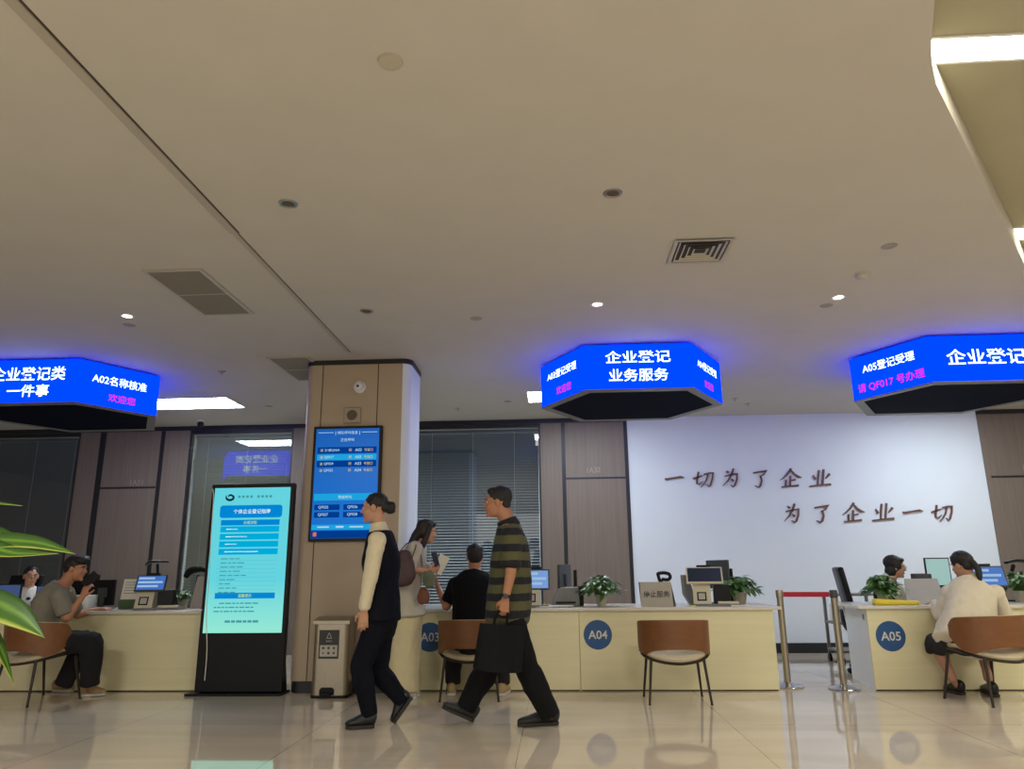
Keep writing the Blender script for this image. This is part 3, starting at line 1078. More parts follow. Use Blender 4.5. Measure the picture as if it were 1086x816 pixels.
def make_office_chair(lab):
    t = empty('office_chair', (0, 0, 0), 0, lab, 'chair', 'dark office chairs behind the counters')
    bm = B(); bx(bm, -.23, .23, -.22, .24, .44, .51, .03, 3); smooth_angle(obj('seat', bm, M_BLACK, t, world=False), 50)
    bm = B()
    bx(bm, -.21, .21, -.03, .03, -.29, .29, .025, 3)
    for v in bm.verts:
        v.co.y += -.10 * (v.co.x / .21) ** 2 * -.35
    xf(bm, M4.Translation((0, -.27, .84)) @ M4.Rotation(radians(10), 4, 'X'))
    smooth_angle(obj('backrest', bm, M_BLACK, t, world=False), 50)
    bm = B(); limb(bm, [(0, -.05, .43), (0, -.26, .46), (0, -.30, .66)], [.022, .022, .02]); obj('back_support', bm, M_DKGREY, t, smooth=True, world=False)
    for s in (-1, 1):
        bm = B(); limb(bm, [(s * .18, .05, .44), (s * .27, .03, .50), (s * .27, 0, .66)], [.015, .015, .015]); bx(bm, s * .27 - .03, s * .27 + .03, -.12, .12, .66, .69, .012)
        obj('armrest', bm, M_DKGREY, t, world=False)
    bm = B(); rod(bm, (0, 0, .10), (0, 0, .44), .028); obj('gas_column', bm, M_CHROME, t, world=False)
    bs = B()
    for k in range(5):
        a = 2 * pi * k / 5
        limb(bs, [(0, 0, .11), (.30 * cos(a), .30 * sin(a), .085)], [.028, .018])
    bo = obj('base', bs, M_DKGREY, t, world=False)
    for k in range(5):
        a = 2 * pi * k / 5
        c = V((.30 * cos(a), .30 * sin(a), .032))
        d = V((-sin(a), cos(a), 0)) * .022
        bm = B(); rod(bm, c - d, c + d, .032, n=14); obj('caster', bm, M_BLACK, bo, world=False)
    return t


p = P(12, 612, 9.0)
oc = make_office_chair('dark office chair with a rounded back at the far left, behind the woman in white')
oc.location = (p.x, 9.0, 0)
oc.rotation_euler = (0, 0, pi)
p = P(66, 612, 8.9)
dup(oc, (p.x, 9.0, 0), radians(170), 'dark office chair whose back rises behind the head of the man with a phone')
p = P(910, 625, 8.75)
dup(oc, (p.x + .14, 8.85, 0), radians(-100), 'black office chair behind the A05 counter, tipped back beside the plant')

# ------------------------------------------------------------------ standing screen (kiosk)
KX0, KX1, KY = -3.475, -2.625, 7.37
t = empty('digital_signage_stand', ((KX0 + KX1) / 2, KY + .06, 0), 0, 'tall black standing screen showing a turquoise page, left of the column', 'display stand')
bm = B(); bx(bm, KX0, KX1, KY, KY + .075, .03, 2.005, .006)
obj('housing', bm, M_BLACK, t)
bm = B(); bx(bm, KX0 - .07, KX1 + .01, KY - .05, KY + .215, 0, .022, .005); prism(bm, [(KX0 + .02, KY + .075, .02), (KX0 + .02, KY + .20, .02), (KX0 + .02, KY + .075, .5)], (KX1 - KX0 - .04, 0, 0))
obj('foot', bm, M_BLACK, t)


def ramp_emit(name, c0, c1, z0, z1, st):
    m = bpy.data.materials.new(name)
    m.use_nodes = True
    nt = m.node_tree
    b = nt.nodes['Principled BSDF']
    b.inputs['Roughness'].default_value = .25
    b.inputs['Base Color'].default_value = (.01, .01, .01, 1)
    b.inputs['Specular IOR Level'].default_value = .12
    tc = N(nt, 'ShaderNodeTexCoord')
    sx = N(nt, 'ShaderNodeSeparateXYZ')
    nt.links.new(tc.outputs['Object'], sx.inputs[0])
    mr = N(nt, 'ShaderNodeMapRange')
    mr.inputs[1].default_value, mr.inputs[2].default_value = z0, z1
    nt.links.new(sx.outputs['Z'], mr.inputs[0])
    r = N(nt, 'ShaderNodeValToRGB')
    r.color_ramp.elements[0].color = lin(c0)
    r.color_ramp.elements[1].color = lin(c1)
    nt.links.new(mr.outputs[0], r.inputs[0])
    nt.links.new(r.outputs[0], b.inputs['Emission Color'])
    b.inputs['Emission Strength'].default_value = st
    return m


SX0, SX1, SZ0, SZ1 = KX0 + .035, KX1 - .035, .565, 1.965
bm = B(); bx(bm, SX0, SX1, KY - .0015, KY + .002, SZ0, SZ1)
scr = obj('screen', bm, ramp_emit('turquoise_page', (150, 236, 214), (98, 214, 226), SZ0, SZ0 + .5, .95), t)
E_PB = mat_emit('page_blue', (0, 140, 220), .9)
E_PC = mat_emit('page_cyan', (0, 178, 228), .9)
E_PY = mat_emit('page_yellow', (190, 240, 110), .9)
E_PW = mat_emit('page_white', (235, 252, 255), 1.0)
E_PT = mat_emit('page_text', (70, 160, 170), .9)
E_PD = mat_emit('page_dark', (20, 50, 70), .8)
yk = KY - .0035


def page(name, m_, rects=(), texts=(), par=scr, whole=False):
    """each band and each line of print is a part of its own; whole=True keeps a block of tiny print together"""
    bm = B()
    for x0, x1, z0, z1 in rects:
        quad(bm, (x0, yk, z0), (x1, yk, z0), (x1, yk, z1), (x0, yk, z1))
        if not whole:
            obj(name, bm, m_, par)
            bm = B()
    if whole:
        obj(name, bm, m_, par)
    else:
        bm.free()
    for tx, x, z, h, al in texts:
        bm = B()
        text_add(bm, tx, (x, yk - .001, z), X, Z, None, h, al, bold=.006)
        obj(name, bm, m_, par)


def KP(px, py):
    c = P(px, py, KY)
    return c.x, c.z


def rnd(x0, x1, z0, z1, r):
    return [(x, yk, z) for x, z in rrect(x0, x1, z0, z1, r, 5)]


x0, x1 = SX0 + .09, SX1 - .09
bm = B(); bm.faces.new([bm.verts.new(q) for q in rnd(x0 - .02, x1 + .02, 1.665, 1.79, .03)]); obj('title_box', bm, E_PB, scr)
page('title_text', E_PW, texts=[('个体企业登记指南', (x0 + x1) / 2 + .01, 1.728, .045, 'c')])
page('heading_bar', E_PB, [(x0, x1, 1.59, 1.645), (x0 - .0, x1, .885, .94)])
page('heading_text', E_PY, texts=[('办理流程', (x0 + x1) / 2, 1.617, .032, 'c'), ('温馨提示', (x0 + x1) / 2, .912, .032, 'c')])
page('list_bar', E_PC, [(x0, x1, 1.585 - .073 * k - .062, 1.585 - .073 * k - .004) for k in range(4)])
page('list_text', E_PW, [(x0 + .06, x0 + .06 + l, 1.585 - .073 * k - .038, 1.585 - .073 * k - .028) for k, l in enumerate((.12, .22, .12, .34))])
rs = []
random.seed(11)
for k in range(9):
    z = 1.262 - .04 * k
    rs.append((x0, x1, z - .015, z - .0135))
    xx = x0 + .03
    while xx < x0 + random.choice((.14, .3, .36, .42, .2)):
        l = random.uniform(.03, .08)
        rs.append((xx, xx + l, z - .002, z + .008))
        xx += l + .012
for k in range(3):
    z = .835 - .038 * k
    xx = x0 + (.05 if k == 0 else .0)
    while xx < x1 - .2:
        l = random.uniform(.02, .07)
        rs.append((xx, min(xx + l, x1 - .16), z, z + .012))
        xx += l + .01
page('small_text', E_PT, rs, whole=True)
rs = []
xx = x0 + .12
while xx < x1 - .16:
    l = random.uniform(.03, .06)
    rs.append((xx, xx + l, .66, .682))
    xx += l + .01
page('footer_text', E_PT, rs, whole=True)
# swirl emblem and the line beside it
bm = B()
cx, cz = x0 + .075, 1.875
for a0, a1, r0, r1, wd in ((150, 400, .036, .028, .012), (-20, 190, .020, .016, .010)):
    pv = None
    for k in range(15):
        a = radians(a0 + (a1 - a0) * k / 14)
        r_ = r0 + (r1 - r0) * k / 14
        ww = wd * sin(pi * (k + .6) / 15)
        q = ((cx + (r_ + ww) * cos(a) * 1.25, yk, cz + (r_ + ww) * sin(a)), (cx + (r_ - ww) * cos(a) * 1.25, yk, cz + (r_ - ww) * sin(a)))
        if pv:
            quad(bm, pv[0], q[0], q[1], pv[1])
        pv = q
obj('emblem', bm, E_PD, scr)
page('emblem_text', E_PT, [(cx + .08 + k * .042 + (.03 if k > 3 else 0), cx + .08 + k * .042 + .026 + (.03 if k > 3 else 0), cz - .012, cz + .012) for k in range(8)], whole=True)
# reflection streak down the left edge, modelled as a thin white tube
pts = [P(225.5, 519, KY - .006), P(226.5, 530, KY - .006), P(223.5, 575, KY - .006), P(222, 610, KY - .006), P(219, 650, KY - .006), P(219.5, 690, KY - .006), P(217, 722, KY - .006)]
bm = B(); limb(bm, pts, [.0045] * 7, n=8, sub=4)
tag(obj('edge_glint', bm, mat('glint_white', (232, 230, 214), .5, var=0, emis=0), t, smooth=True), 'white streak of reflected light down the left edge')

# ------------------------------------------------------------------ things on the column
CY = CY0
t = empty('wall_display', ((-2.47 - 1.77) / 2, CY, 1.43), 0, 'tall blue queue screen hung on the column', 'screen')
DX0, DX1, DZ0, DZ1, DY = -2.478, -1.762, 1.425, 2.595, CY - .05
bm = B(); bx(bm, DX0, DX1, DY, CY - .0005, DZ0, DZ1, .004); obj('housing', bm, M_BLACK, t)
bm = B(); bx(bm, DX0 + .028, DX1 - .028, DY - .0015, DY + .002, DZ0 + .03, DZ1 - .028)
ds = obj('screen', bm, ramp_emit('queue_page', (0, 120, 220), (0, 96, 190), DZ0 - 1.4, DZ1 - 1.43, .85), t)
E_QD = mat_emit('queue_row_dark', (0, 62, 148), .9)
E_QL = mat_emit('queue_row_light', (0, 130, 214), .9)
E_QW = mat_emit('queue_white', (190, 225, 245), .9)
E_QO = mat_emit('queue_yellow', (214, 196, 110), .9)
E_QG = mat_emit('queue_cyan', (30, 170, 230), .9)
yk = DY - .0035
dx0, dx1 = DX0 + .05, DX1 - .05
cxm = (dx0 + dx1) / 2
page('row_band', E_QD, [(dx0, dx1, 2.31, 2.375), (dx0, dx1, 2.17, 2.235), (dx0, cxm - .05, 1.735, 1.79), (cxm - .01, dx1, 1.735, 1.79), (dx0, cxm - .05, 1.66, 1.715), (cxm - .01, dx1, 1.66, 1.715), (DX0 + .03, DX1 - .03, DZ0 + .032, 1.53)], par=ds)
page('pale_band', E_QG, [(dx0, dx1, 2.24, 2.30), (DX0 + .03, DX1 - .03, 1.54, 1.59), (dx0 - .01, dx1 + .01, 1.83, 1.90)], par=ds)
yk -= .001
page('line_art', E_QW, [(dx0, dx0 + .16, 2.525, 2.53), (dx1 - .16, dx1, 2.525, 2.53), (dx0 + .18, dx0 + .185, 2.50, 2.54), (dx1 - .185, dx1 - .18, 2.50, 2.54)], par=ds)
rows = [('王*娜QF009', 'A03', 2.343), ('QF017', 'A05', 2.27), ('QF024', 'A03', 2.203), ('QF022', 'A04', 2.135)]
tw = [('排队呼叫信息', cxm, 2.525, .034, 'c'), ('正在呼叫', cxm, 2.45, .034, 'c'), ('等候呼叫', cxm, 1.863, .034, 'c')]
ty = []
for a, b_, z in rows:
    tw += [(a, dx0 + .075, z, .030, 'l'), (b_, cxm + .085, z, .030, 'l')]
    ty += [('请', dx0 + .03, z, .030, 'l'), ('到', cxm + .02, z, .030, 'l'), ('号窗口', cxm + .18, z, .030, 'l')]
for a, x, z in (('QF025', dx0 + .04, 1.762), ('QF026', cxm + .03, 1.762), ('QF027', dx0 + .04, 1.688), ('QF028', cxm + .03, 1.688)):
    tw.append((a, x, z, .032, 'l'))
page('white_text', E_QW, texts=tw, par=ds)
page('yellow_text', E_QO, texts=ty, par=ds)
page('corner_icon', mat_emit('icon_orange', (230, 120, 70), .9), [(DX0 + .05, DX0 + .085, 1.475, 1.515)], par=ds)
page('ticker_text', E_QW, [(dx0 + .04, dx0 + .16, 1.56, 1.572), (cxm - .08, cxm + .0, 1.558, 1.575), (cxm + .06, cxm + .2, 1.56, 1.572)], par=ds)

c = P(374, 441, CY)
t = empty('wall_speaker', (c.x, CY, c.z - .09), 0, 'square cream loudspeaker on the column above the queue screen', 'speaker')
bm = B(); bx(bm, c.x - .09, c.x + .09, CY - .03, CY - .0005, c.z - .085, c.z + .085, .012); obj('box', bm, mat('speaker_cream', (168, 152, 130), .5, var=.02), t)
bm = B(); n = 28
rod(bm, (c.x, CY - .0345, c.z), (c.x, CY - .0305, c.z), .05, .055, n=28); obj('grille', bm, mat('speaker_grille', (96, 84, 72), .7, var=.1, scale=200), t)
c = P(382, 411, CY)
t = empty('wall_camera', (c.x, CY, c.z - .06), 0, 'white round camera high on the column', 'camera')
bm = B(); rod(bm, (c.x, CY - .03, c.z), (c.x, CY - .0005, c.z), .062, .066, n=28); obj('base', bm, M_WHITE, t)
bm = B(); ell(bm, (c.x, CY - .035, c.z), (.052, .045, .052)); obj('dome', bm, M_WHITE, t, smooth=True)
bm = B(); ell(bm, (c.x - .005, CY - .078, c.z - .004), (.014, .008, .014)); obj('lens', bm, M_BLACK, t, smooth=True)

# ------------------------------------------------------------------ litter bin
LX0, LX1, LY0, LY1 = -2.295, -1.955, 7.20, 7.46
t = empty('litter_bin', ((LX0 + LX1) / 2, (LY0 + LY1) / 2, 0), 0, 'steel pedal litter bin in front of the column', 'bin')
bm = B(); prism(bm, [(x, y, .025) for x, y in rrect(LX0, LX1, LY0, LY1, .05, 6)], (0, 0, .625)); smooth_angle(obj('body', bm, M_STEEL, t))
bm = B(); prism(bm, [(x, y, 0) for x, y in rrect(LX0 - .006, LX1 + .006, LY0 - .006, LY1, .05, 6)], (0, 0, .026)); smooth_angle(obj('base', bm, M_BLACK, t))
bm = B()
n = 12
prof = [(LY0 - .004 + (LY1 - LY0 + .004) * k / n, .658 + .055 * sin(pi * min(1, (k / n) * .5 + .12)) ** .8) for k in range(n + 1)]
prism(bm, [(LX0 - .004, LY1, .652), (LX0 - .004, LY0 - .004, .652)] + [(LX0 - .004, y, z) for y, z in prof], (LX1 - LX0 + .008, 0, 0)); smooth_angle(obj('lid', bm, M_STEEL, t), 25)
xm = (LX0 + LX1) / 2 - .015
bm = B(); bx(bm, xm - .095, xm + .095, LY0 - .004, LY0 - .0005, .345, .60); pl = obj('notice_panel', bm, mat('bin_notice_dark', (44, 42, 40), .4, var=.05), t)
bm = B(); bx(bm, xm - .082, xm + .082, LY0 - .0055, LY0 - .0042, .365, .465); gp = obj('pale_panel', bm, mat('bin_notice_pale', (190, 184, 172), .6, var=.04), pl)
for k, (ax, az) in enumerate(((-.05, .44), (0, .44), (.05, .44), (-.05, .395), (0, .395), (.05, .395))):
    bm = B(); rod(bm, (xm + ax, LY0 - .0075, az), (xm + ax, LY0 - .006, az), .013, n=[5, 6, 4, 3, 6, 4][k])
    obj('pictogram', bm, M_DKGREY, pl)
bm = B()
tri = [V((xm, LY0 - .0055, .575)), V((xm + .024, LY0 - .0055, .527)), V((xm - .024, LY0 - .0055, .527))]
for i in range(3):
    rod(bm, tri[i], tri[(i + 1) % 3], .0035, n=6)
text_add(bm, '其他垃圾', (xm, LY0 - .0052, .50), X, Z, .06, None, bold=.01)
obj('symbol', bm, M_LTGREY, pl)
bm = B()
prism(bm, [(xm - .07, LY0 - .0005, .03), (xm + .07, LY0 - .0005, .03), (xm + .07, LY0 - .0005, .075), (xm + .05, LY0 - .0005, .095), (xm - .05, LY0 - .0005, .095), (xm - .07, LY0 - .0005, .075)], (0, -.004, 0))
bx(bm, xm - .05, xm + .05, LY0 - .06, LY0 - .004, .03, .05, .008)
obj('pedal', bm, M_BLACK, t)

# ------------------------------------------------------------------ rope barrier


def stanchion(x, y, lab):
    t = empty('barrier_post', (x, y, 0), 0, lab, 'barrier post', 'steel barrier posts')
    bm = B(); lathe(bm, [(.143, 0), (.148, .006), (.143, .014), (.06, .034), (.036, .05)], (x, y, 0), 36); smooth_angle(obj('base', bm, M_CHROME, t))
    bm = B(); lathe(bm, [(.031, .051), (.031, .835)], (x, y, 0), 24); smooth_angle(obj('post', bm, M_STEEL, t))
    bm = B(); lathe(bm, [(.033, .836), (.036, .84), (.036, .90), (.033, .91)], (x, y, 0), 24); smooth_angle(obj('head', bm, M_DKGREY if x > 2.4 else M_STEEL, t))
    return t


s1 = stanchion(2.225, 7.86, 'steel barrier post beside the A04 counter, red belt starting at it')
s2 = stanchion(2.705, 7.72, 'steel barrier post next to the white side of the A05 counter')
a, b_ = V((2.262, 7.85, 0)), V((2.668, 7.73, 0))
bm = B()
prism(bm, [a + Z * .845, a + Z * .892, b_ + Z * .892, b_ + Z * .845], (0, .003, 0))
obj('belt', bm, mat('red_belt', (176, 34, 52), .8, var=.05), s1)

# ------------------------------------------------------------------ trolley behind the A05 counter
t = empty('utility_trolley', (3.62, 9.72, 0), 0, 'metal trolley on casters just behind the white side of the A05 counter', 'trolley')
M_TR = mat('trolley_grey', (128, 124, 116), .45, metal=.4, var=.05)
for x in (3.36, 3.88):
    for y in (9.52, 9.94):
        bm = B(); bx(bm, x - .016, x + .016, y - .016, y + .016, .09, .80); pp = obj('post', bm, M_TR, t)
        bm = B(); rod(bm, (x - .014, y, .045), (x + .014, y, .045), .045, n=18); obj('caster', bm, M_BLACK, pp)
for z in (.14, .46, .79):
    bm = B(); bx(bm, 3.34, 3.90, 9.50, 9.96, z, z + .025, .004); obj('shelf', bm, M_TR, t)
bm = B(); bx(bm, 3.40, 3.80, 9.56, 9.9, .4855, .69, .01)
tag(obj('storage_box', bm, M_WHITE), 'white box on the middle shelf of the trolley behind A05', 'box')

# ------------------------------------------------------------------ potted pothos on the counters
M_POT = mat('pot_glaze', (178, 170, 150), .4, var=.06)
M_POTHOS = mat_leaf('pothos_leaf', (46, 84, 34), (88, 128, 56), .4, 14)
M_STEM = mat('plant_stem', (74, 104, 52), .6, var=.06)


def leaf(bm, base, d, n_, L, Wd, droop=.25, seg=6, fold=.15):
    d = V(d).normalized()
    n_ = V(n_)
    s = d.cross(n_)
    if s.length < 1e-3:
        s = d.orthogonal()
    s.normalize()
    n_ = s.cross(d)
    rows = []
    for i in range(seg + 1):
        u = i / seg
        wv = Wd * (sin(pi * u ** .75) ** .9 if 0 < u < 1 else 0.0)
        c = base + d * (L * u) - n_ * (droop * L * u * u)
        rows.append((c - s * wv + n_ * (fold * wv), c, c + s * wv + n_ * (fold * wv)))
    v = [[bm.verts.new(q) for q in r] for r in rows]
    for a, b_ in zip(v, v[1:]):
        for k in (0, 1):
            bm.faces.new((a[k], a[k + 1], b_[k + 1], b_[k]))


def pothos(px, py, Yp, lab, spread=.2, height=.2, n=58, pot_r=.065, pot_h=.13, seed=1, low=.0):
    rnd_ = random.Random(seed)
    c = P(px, py, Yp)
    c.z = TOPZ
    t = empty('potted_plant', c, 0, lab, 'plant', 'small potted plants on the counters')
    bm = B(); lathe(bm, [(pot_r * .72, 0), (pot_r * .78, .01), (pot_r, pot_h * .8), (pot_r * 1.02, pot_h), (pot_r * .9, pot_h), (pot_r * .88, pot_h - .015)], c, 24)
    smooth_angle(obj('pot', bm, M_POT, t))
    bs = B(); bl = B()
    top = c + Z * (pot_h - .015)
    for i in range(n):
        a = rnd_.uniform(0, 2 * pi)
        e = rnd_.uniform(.1, 1.0)
        rr = spread * e * rnd_.uniform(.75, 1.05)
        hz = height * (1.0 - .75 * e ** 2) * rnd_.uniform(.6, 1.05) - low * e
        o = top + V((cos(a) * rr, sin(a) * rr, hz))
        st = top + V((rnd_.uniform(-.03, .03), rnd_.uniform(-.03, .03), 0))
        limb(bs, [st, (st + o) / 2 + Z * .03, o], [.002, .0018, .0016], n=5, sub=2)
        dd = V((cos(a) + rnd_.uniform(-.5, .5), sin(a) + rnd_.uniform(-.5, .5), rnd_.uniform(-.6, .35)))
        leaf(bl, o, dd, V((rnd_.uniform(-.4, .4), rnd_.uniform(-.6, .1), 1)), rnd_.uniform(.065, .11), rnd_.uniform(.020, .031), .35)
    obj('stems', bs, M_STEM, t)
    obj('foliage', bl, M_POTHOS, t, smooth=True)


pothos(638, 640, 7.85, 'bushy potted plant left of the grey sign board on the A04 counter', .20, .20, 150, .055, .115, 2)
pothos(785, 638, 8.16, 'potted plant at the right end of the A04 counter, beside the dark terminal', .22, .18, 150, .075, .12, 3, .02)
pothos(938, 640, 7.95, 'potted plant behind the yellow folder on the A05 counter', .17, .21, 150, .06, .10, 4, .02)
pothos(1083, 636, 8.22, 'potted plant at the right edge on the A05 counter', .19, .2, 150, .065, .11, 5)
pothos(194, 640, 8.2, 'small potted plant beside the lit terminal on the left counter', .11, .15, 40, .05, .09, 6)

# ------------------------------------------------------------------ equipment on the counters
E_TAB = ramp_emit('tablet_blue_page', (120, 170, 225), (70, 120, 205), 0, .2, .8)
E_TABL = ramp_emit('tablet_lavender_page', (176, 196, 232), (120, 160, 220), 0, .2, .9)
M_SCR_OFF = mat('screen_off', (52, 60, 72), .2, var=.02)


def terminal(loc, rz, lab, screen, tilt=28, w_=.30, h_=.20, zc=.30, arm=False, reader=True):
    """origin on the worktop; screen faces -y"""
    t = empty('service_terminal', loc, rz, lab, 'terminal', 'document terminals on the counters')
    bm = B(); bx(bm, -.16, .30 if reader else .10, -.13, .12, 0, .022, .006); obj('base', bm, M_GREY, t, world=False)
    bm = B()
    prism(bm, [(-.15, -.12, .0225), (-.15, .04, .0225), (-.15, .06, zc - .02), (-.15, -.005, zc - .02)], (.17, 0, 0))
    pl_ = obj('pillar', bm, M_CREAM, t, world=False)
    f = V((0, .115, zc - .0425)).normalized()
    bm = B()
    up = f
    nn = V((0, -1, 0)); nn = (nn - up * nn.dot(up)).normalized()
    c0 = V((-.07, -.12, .0225)) + up * .075
    for r_, th, m_ in ((.045, .004, M_BLACK), (.032, .006, M_LTGREY)):
        bm = B()
        prism(bm, [c0 - X * r_ - up * r_ + nn * .0005, c0 + X * r_ - up * r_ + nn * .0005, c0 + X * r_ + up * r_ + nn * .0005, c0 - X * r_ + up * r_ + nn * .0005], nn * th)
        obj('card_pad', bm, m_, pl_, world=False)
    R_ = M4.Translation((-.03, -.03, zc)) @ M4.Rotation(radians(-tilt), 4, 'X')
    bm = B(); bx(bm, -w_ / 2, w_ / 2, 0, .022, -h_ / 2, h_ / 2, .006); xf(bm, R_); so = obj('tablet', bm, M_DKGREY if screen is not M_SCR_OFF else M_CREAM, t, world=False)
    bm = B(); bx(bm, -w_ / 2 + .016, w_ / 2 - .016, -.002, .001, -h_ / 2 + .018, h_ / 2 - .016); xf(bm, R_); sc_ = obj('screen', bm, screen, so, world=False)
    if screen is not M_SCR_OFF:
        for k_, (xa, xb, za, zb) in enumerate(((-.42, .1, .22, .34), (-.42, .38, -.02, .10), (-.42, .25, -.26, -.14))):
            bm = B()
            quad(bm, (xa * w_, -.003, za * h_), (xb * w_, -.003, za * h_), (xb * w_, -.003, zb * h_), (xa * w_, -.003, zb * h_))
            xf(bm, R_)
            obj('page_row', bm, mat_emit('page_row_pale', (170, 205, 240), .8), sc_, world=False)
    bm = B(); bx(bm, -.07, .07, -.005, .03, h_ / 2 + .002, h_ / 2 + .022, .006); xf(bm, R_); obj('camera_bar', bm, M_BLACK, so, world=False)
    if reader:
        bm = B(); bx(bm, .05, .21, -.05, .09, .0225, .20, .008); obj('reader_box', bm, M_BLACK, t, world=False)
        bm = B(); bx(bm, .08, .28, -.128, -.055, .0225, .045, .004); obj('tray', bm, M_CREAM, t, world=False)
    if arm:
        bm = B(); limb(bm, [(-.02, .07, .02), (.0, .08, .30), (.0, .03, .46)], [.016, .014, .014], n=10); obj('arm', bm, M_BLACK, t, smooth=True, world=False)
        bm = B(); limb(bm, [(-.09, -.02, .462), (-.05, -.05, .485), (.03, -.03, .49), (.10, .03, .485)], [(.03, .012), (.045, .014), (.045, .014), (.025, .01)], lat=(0, 1, 0), n=12); obj('camera_head', bm, M_BLACK, t, smooth=True, world=False)
    return t


def at_top(px, Yp):
    c = P(px, 640, Yp)
    return V((c.x, Yp, TOPZ))


def at_top2(px, Yp):
    return at_top(px, Yp)


terminal(at_top(162, 7.86), radians(14), 'terminal with a lit blue tablet and camera arm on the left counter', E_TAB, 30, .30, .19, .27, True)
terminal(at_top(571, 7.86), 0, 'terminal with a pale lit screen on the A03 counter, behind the walking man', E_TABL, 12, .30, .21, .27, False, False)
terminal(at_top(752, 7.86), radians(-8), 'terminal with a dark switched-off screen on the A04 counter', M_SCR_OFF, 38, .36, .20, .30)
terminal(at_top(1053, 7.98), radians(-6), 'terminal with a lit blue tablet beside the woman in the cream jacket', E_TAB, 22, .36, .22, .26, False, False)
# big grey curved scanner body next to the A04 terminal
bm = B()
c = at_top(738, 8.0)
prism(bm, [(c.x - .11, 8.0, TOPZ + .30), (c.x - .06, 8.0, TOPZ + .30), (c.x - .02, 8.0, TOPZ + .10), (c.x + .02, 8.0, TOPZ), (c.x - .04, 8.0, TOPZ), (c.x - .10, 8.0, TOPZ + .10)], (0, .2, 0))
bmesh.ops.bevel(bm, geom=list(bm.edges), offset=.008, segments=2, profile=.5, affect='EDGES')
tag(obj('scanner', bm, M_GREY), 'curved grey upright scanner body left of the dark terminal on A04', 'scanner')


def monitor(loc, rz, w_, h_, zc, lab, screen=None, m_=None):
    """screen faces -y"""
    m_ = m_ or M_BLACK
    t = empty('monitor', loc, rz, lab, 'monitor', 'computer monitors of the staff')
    bm = B(); bx(bm, -w_ / 2, w_ / 2, 0, .028, zc - h_ / 2, zc + h_ / 2, .006); obj('panel', bm, m_, t, world=False)
    bm = B(); bx(bm, -w_ / 2 + .012, w_ / 2 - .012, -.0015, .001, zc - h_ / 2 + .02, zc + h_ / 2 - .012); obj('screen', bm, screen or M_SCR_OFF, t, world=False)
    bm = B(); bx(bm, -.03, .03, .029, .05, .012, zc + .03, .004); bx(bm, -.06, .06, .029, .045, zc - .05, zc + .05, .004); obj('neck', bm, M_DKGREY, t, world=False)
    bm = B(); bx(bm, -.12, .12, -.05, .12, 0, .012, .004); obj('foot', bm, M_DKGREY, t, world=False)
    return t


monitor(at_top(110, 8.15), radians(172), .27, .27, .17, 'black monitor seen from behind on the left counter, in front of the seated man')
monitor(at_top(598, 8.30), radians(252), .42, .30, .27, 'dark monitor turned sideways on the A03 counter, before the taupe panel', None, M_DKGREY)
monitor(at_top(765, 8.36), radians(112), .40, .30, .30, 'dark monitor turned sideways behind the dark terminal on A04', None, M_DKGREY)
monitor(at_top(1000, 8.30), radians(-4), .25, .30, .30, 'monitor with a pale green page behind the woman in the cream jacket', ramp_emit('pale_green_page', (168, 206, 200), (176, 212, 206), 0, 1, .8))
p = at_top(5, 8.15)
monitor(p, radians(10), .30, .18, .18, 'small monitor with a dim blue page at the left edge behind leaves', ramp_emit('dim_blue_page', (70, 90, 140), (80, 104, 160), 0, 1, .6))
p = at_top(46, 8.35)
monitor(p, radians(6), .20, .16, .17, 'small monitor with a dim blue page beside the woman in white', ramp_emit('dim_blue_page2', (70, 90, 140), (80, 104, 160), 0, 1, .6))


def simple(name, bm, m_, lab, cat, group=None, sm=False):
    o = obj(name, bm, m_, smooth=sm)
    return tag(o, lab, cat, group)


# left counter
c = at_top(86, 8.0); bm = B(); bx(bm, c.x - .11, c.x + .11, 7.95, 8.12, TOPZ, TOPZ + .15, .01); simple('printer_box', bm, M_WHITE, 'white box on the left counter behind the seated man\'s arms', 'box')
c = at_top(138, 8.02)
t = empty('document_holder', c, 0, 'pale document board with lines of print left of the lit terminal', 'document holder')
bm = B(); prism(bm, [(c.x - .115, 8.02, TOPZ + .10), (c.x + .115, 8.02, TOPZ + .10), (c.x + .115, 8.06, TOPZ + .31), (c.x - .115, 8.06, TOPZ + .31)], (0, .008, 0)); obj('board', bm, M_PAPER, t)
bm = B()
for k in range(5):
    z = .16 + k * .028
    yy = 8.02 + .04 * (z - .10) / .21 - .0015
    quad(bm, (c.x - .09, yy, TOPZ + z), (c.x + .07 - .03 * (k % 2), yy, TOPZ + z), (c.x + .07 - .03 * (k % 2), yy + .001, TOPZ + z + .006), (c.x - .09, yy + .001, TOPZ + z + .006))
obj('print', bm, M_GREY, t)
bm = B(); bx(bm, c.x - .12, c.x + .12, 8.0, 8.09, TOPZ, TOPZ + .10, .004); obj('foot', bm, mat('green_folder', (72, 98, 62), .6, var=.06), t)
c = at_top(211, 8.1)
bm = B(); prism(bm, [(c.x - .09, 8.08, TOPZ), (c.x + .12, 8.08, TOPZ), (c.x + .12, 8.14, TOPZ + .33), (c.x - .06, 8.14, TOPZ + .33)], (0, .01, 0)); simple('sign_board', bm, mat('board_pale', (176, 166, 158), .7, var=.03), 'pale upright board on the left counter beside the standing screen', 'board')
c = P(209, 608, 8.35)
t = empty('headset', V((c.x, 8.35, TOPZ)), 0, 'black curved device behind the pale board at the standing screen', 'device')
bm = B(); limb(bm, [(c.x, 8.35, TOPZ + .012), (c.x, 8.36, TOPZ + .25), (c.x + .02, 8.34, c.z - .03)], [.014, .013, .014], n=10); lathe(bm, [(.07, 0), (.07, .012)], (c.x, 8.35, TOPZ)); obj('stand', bm, M_BLACK, t, smooth=False)
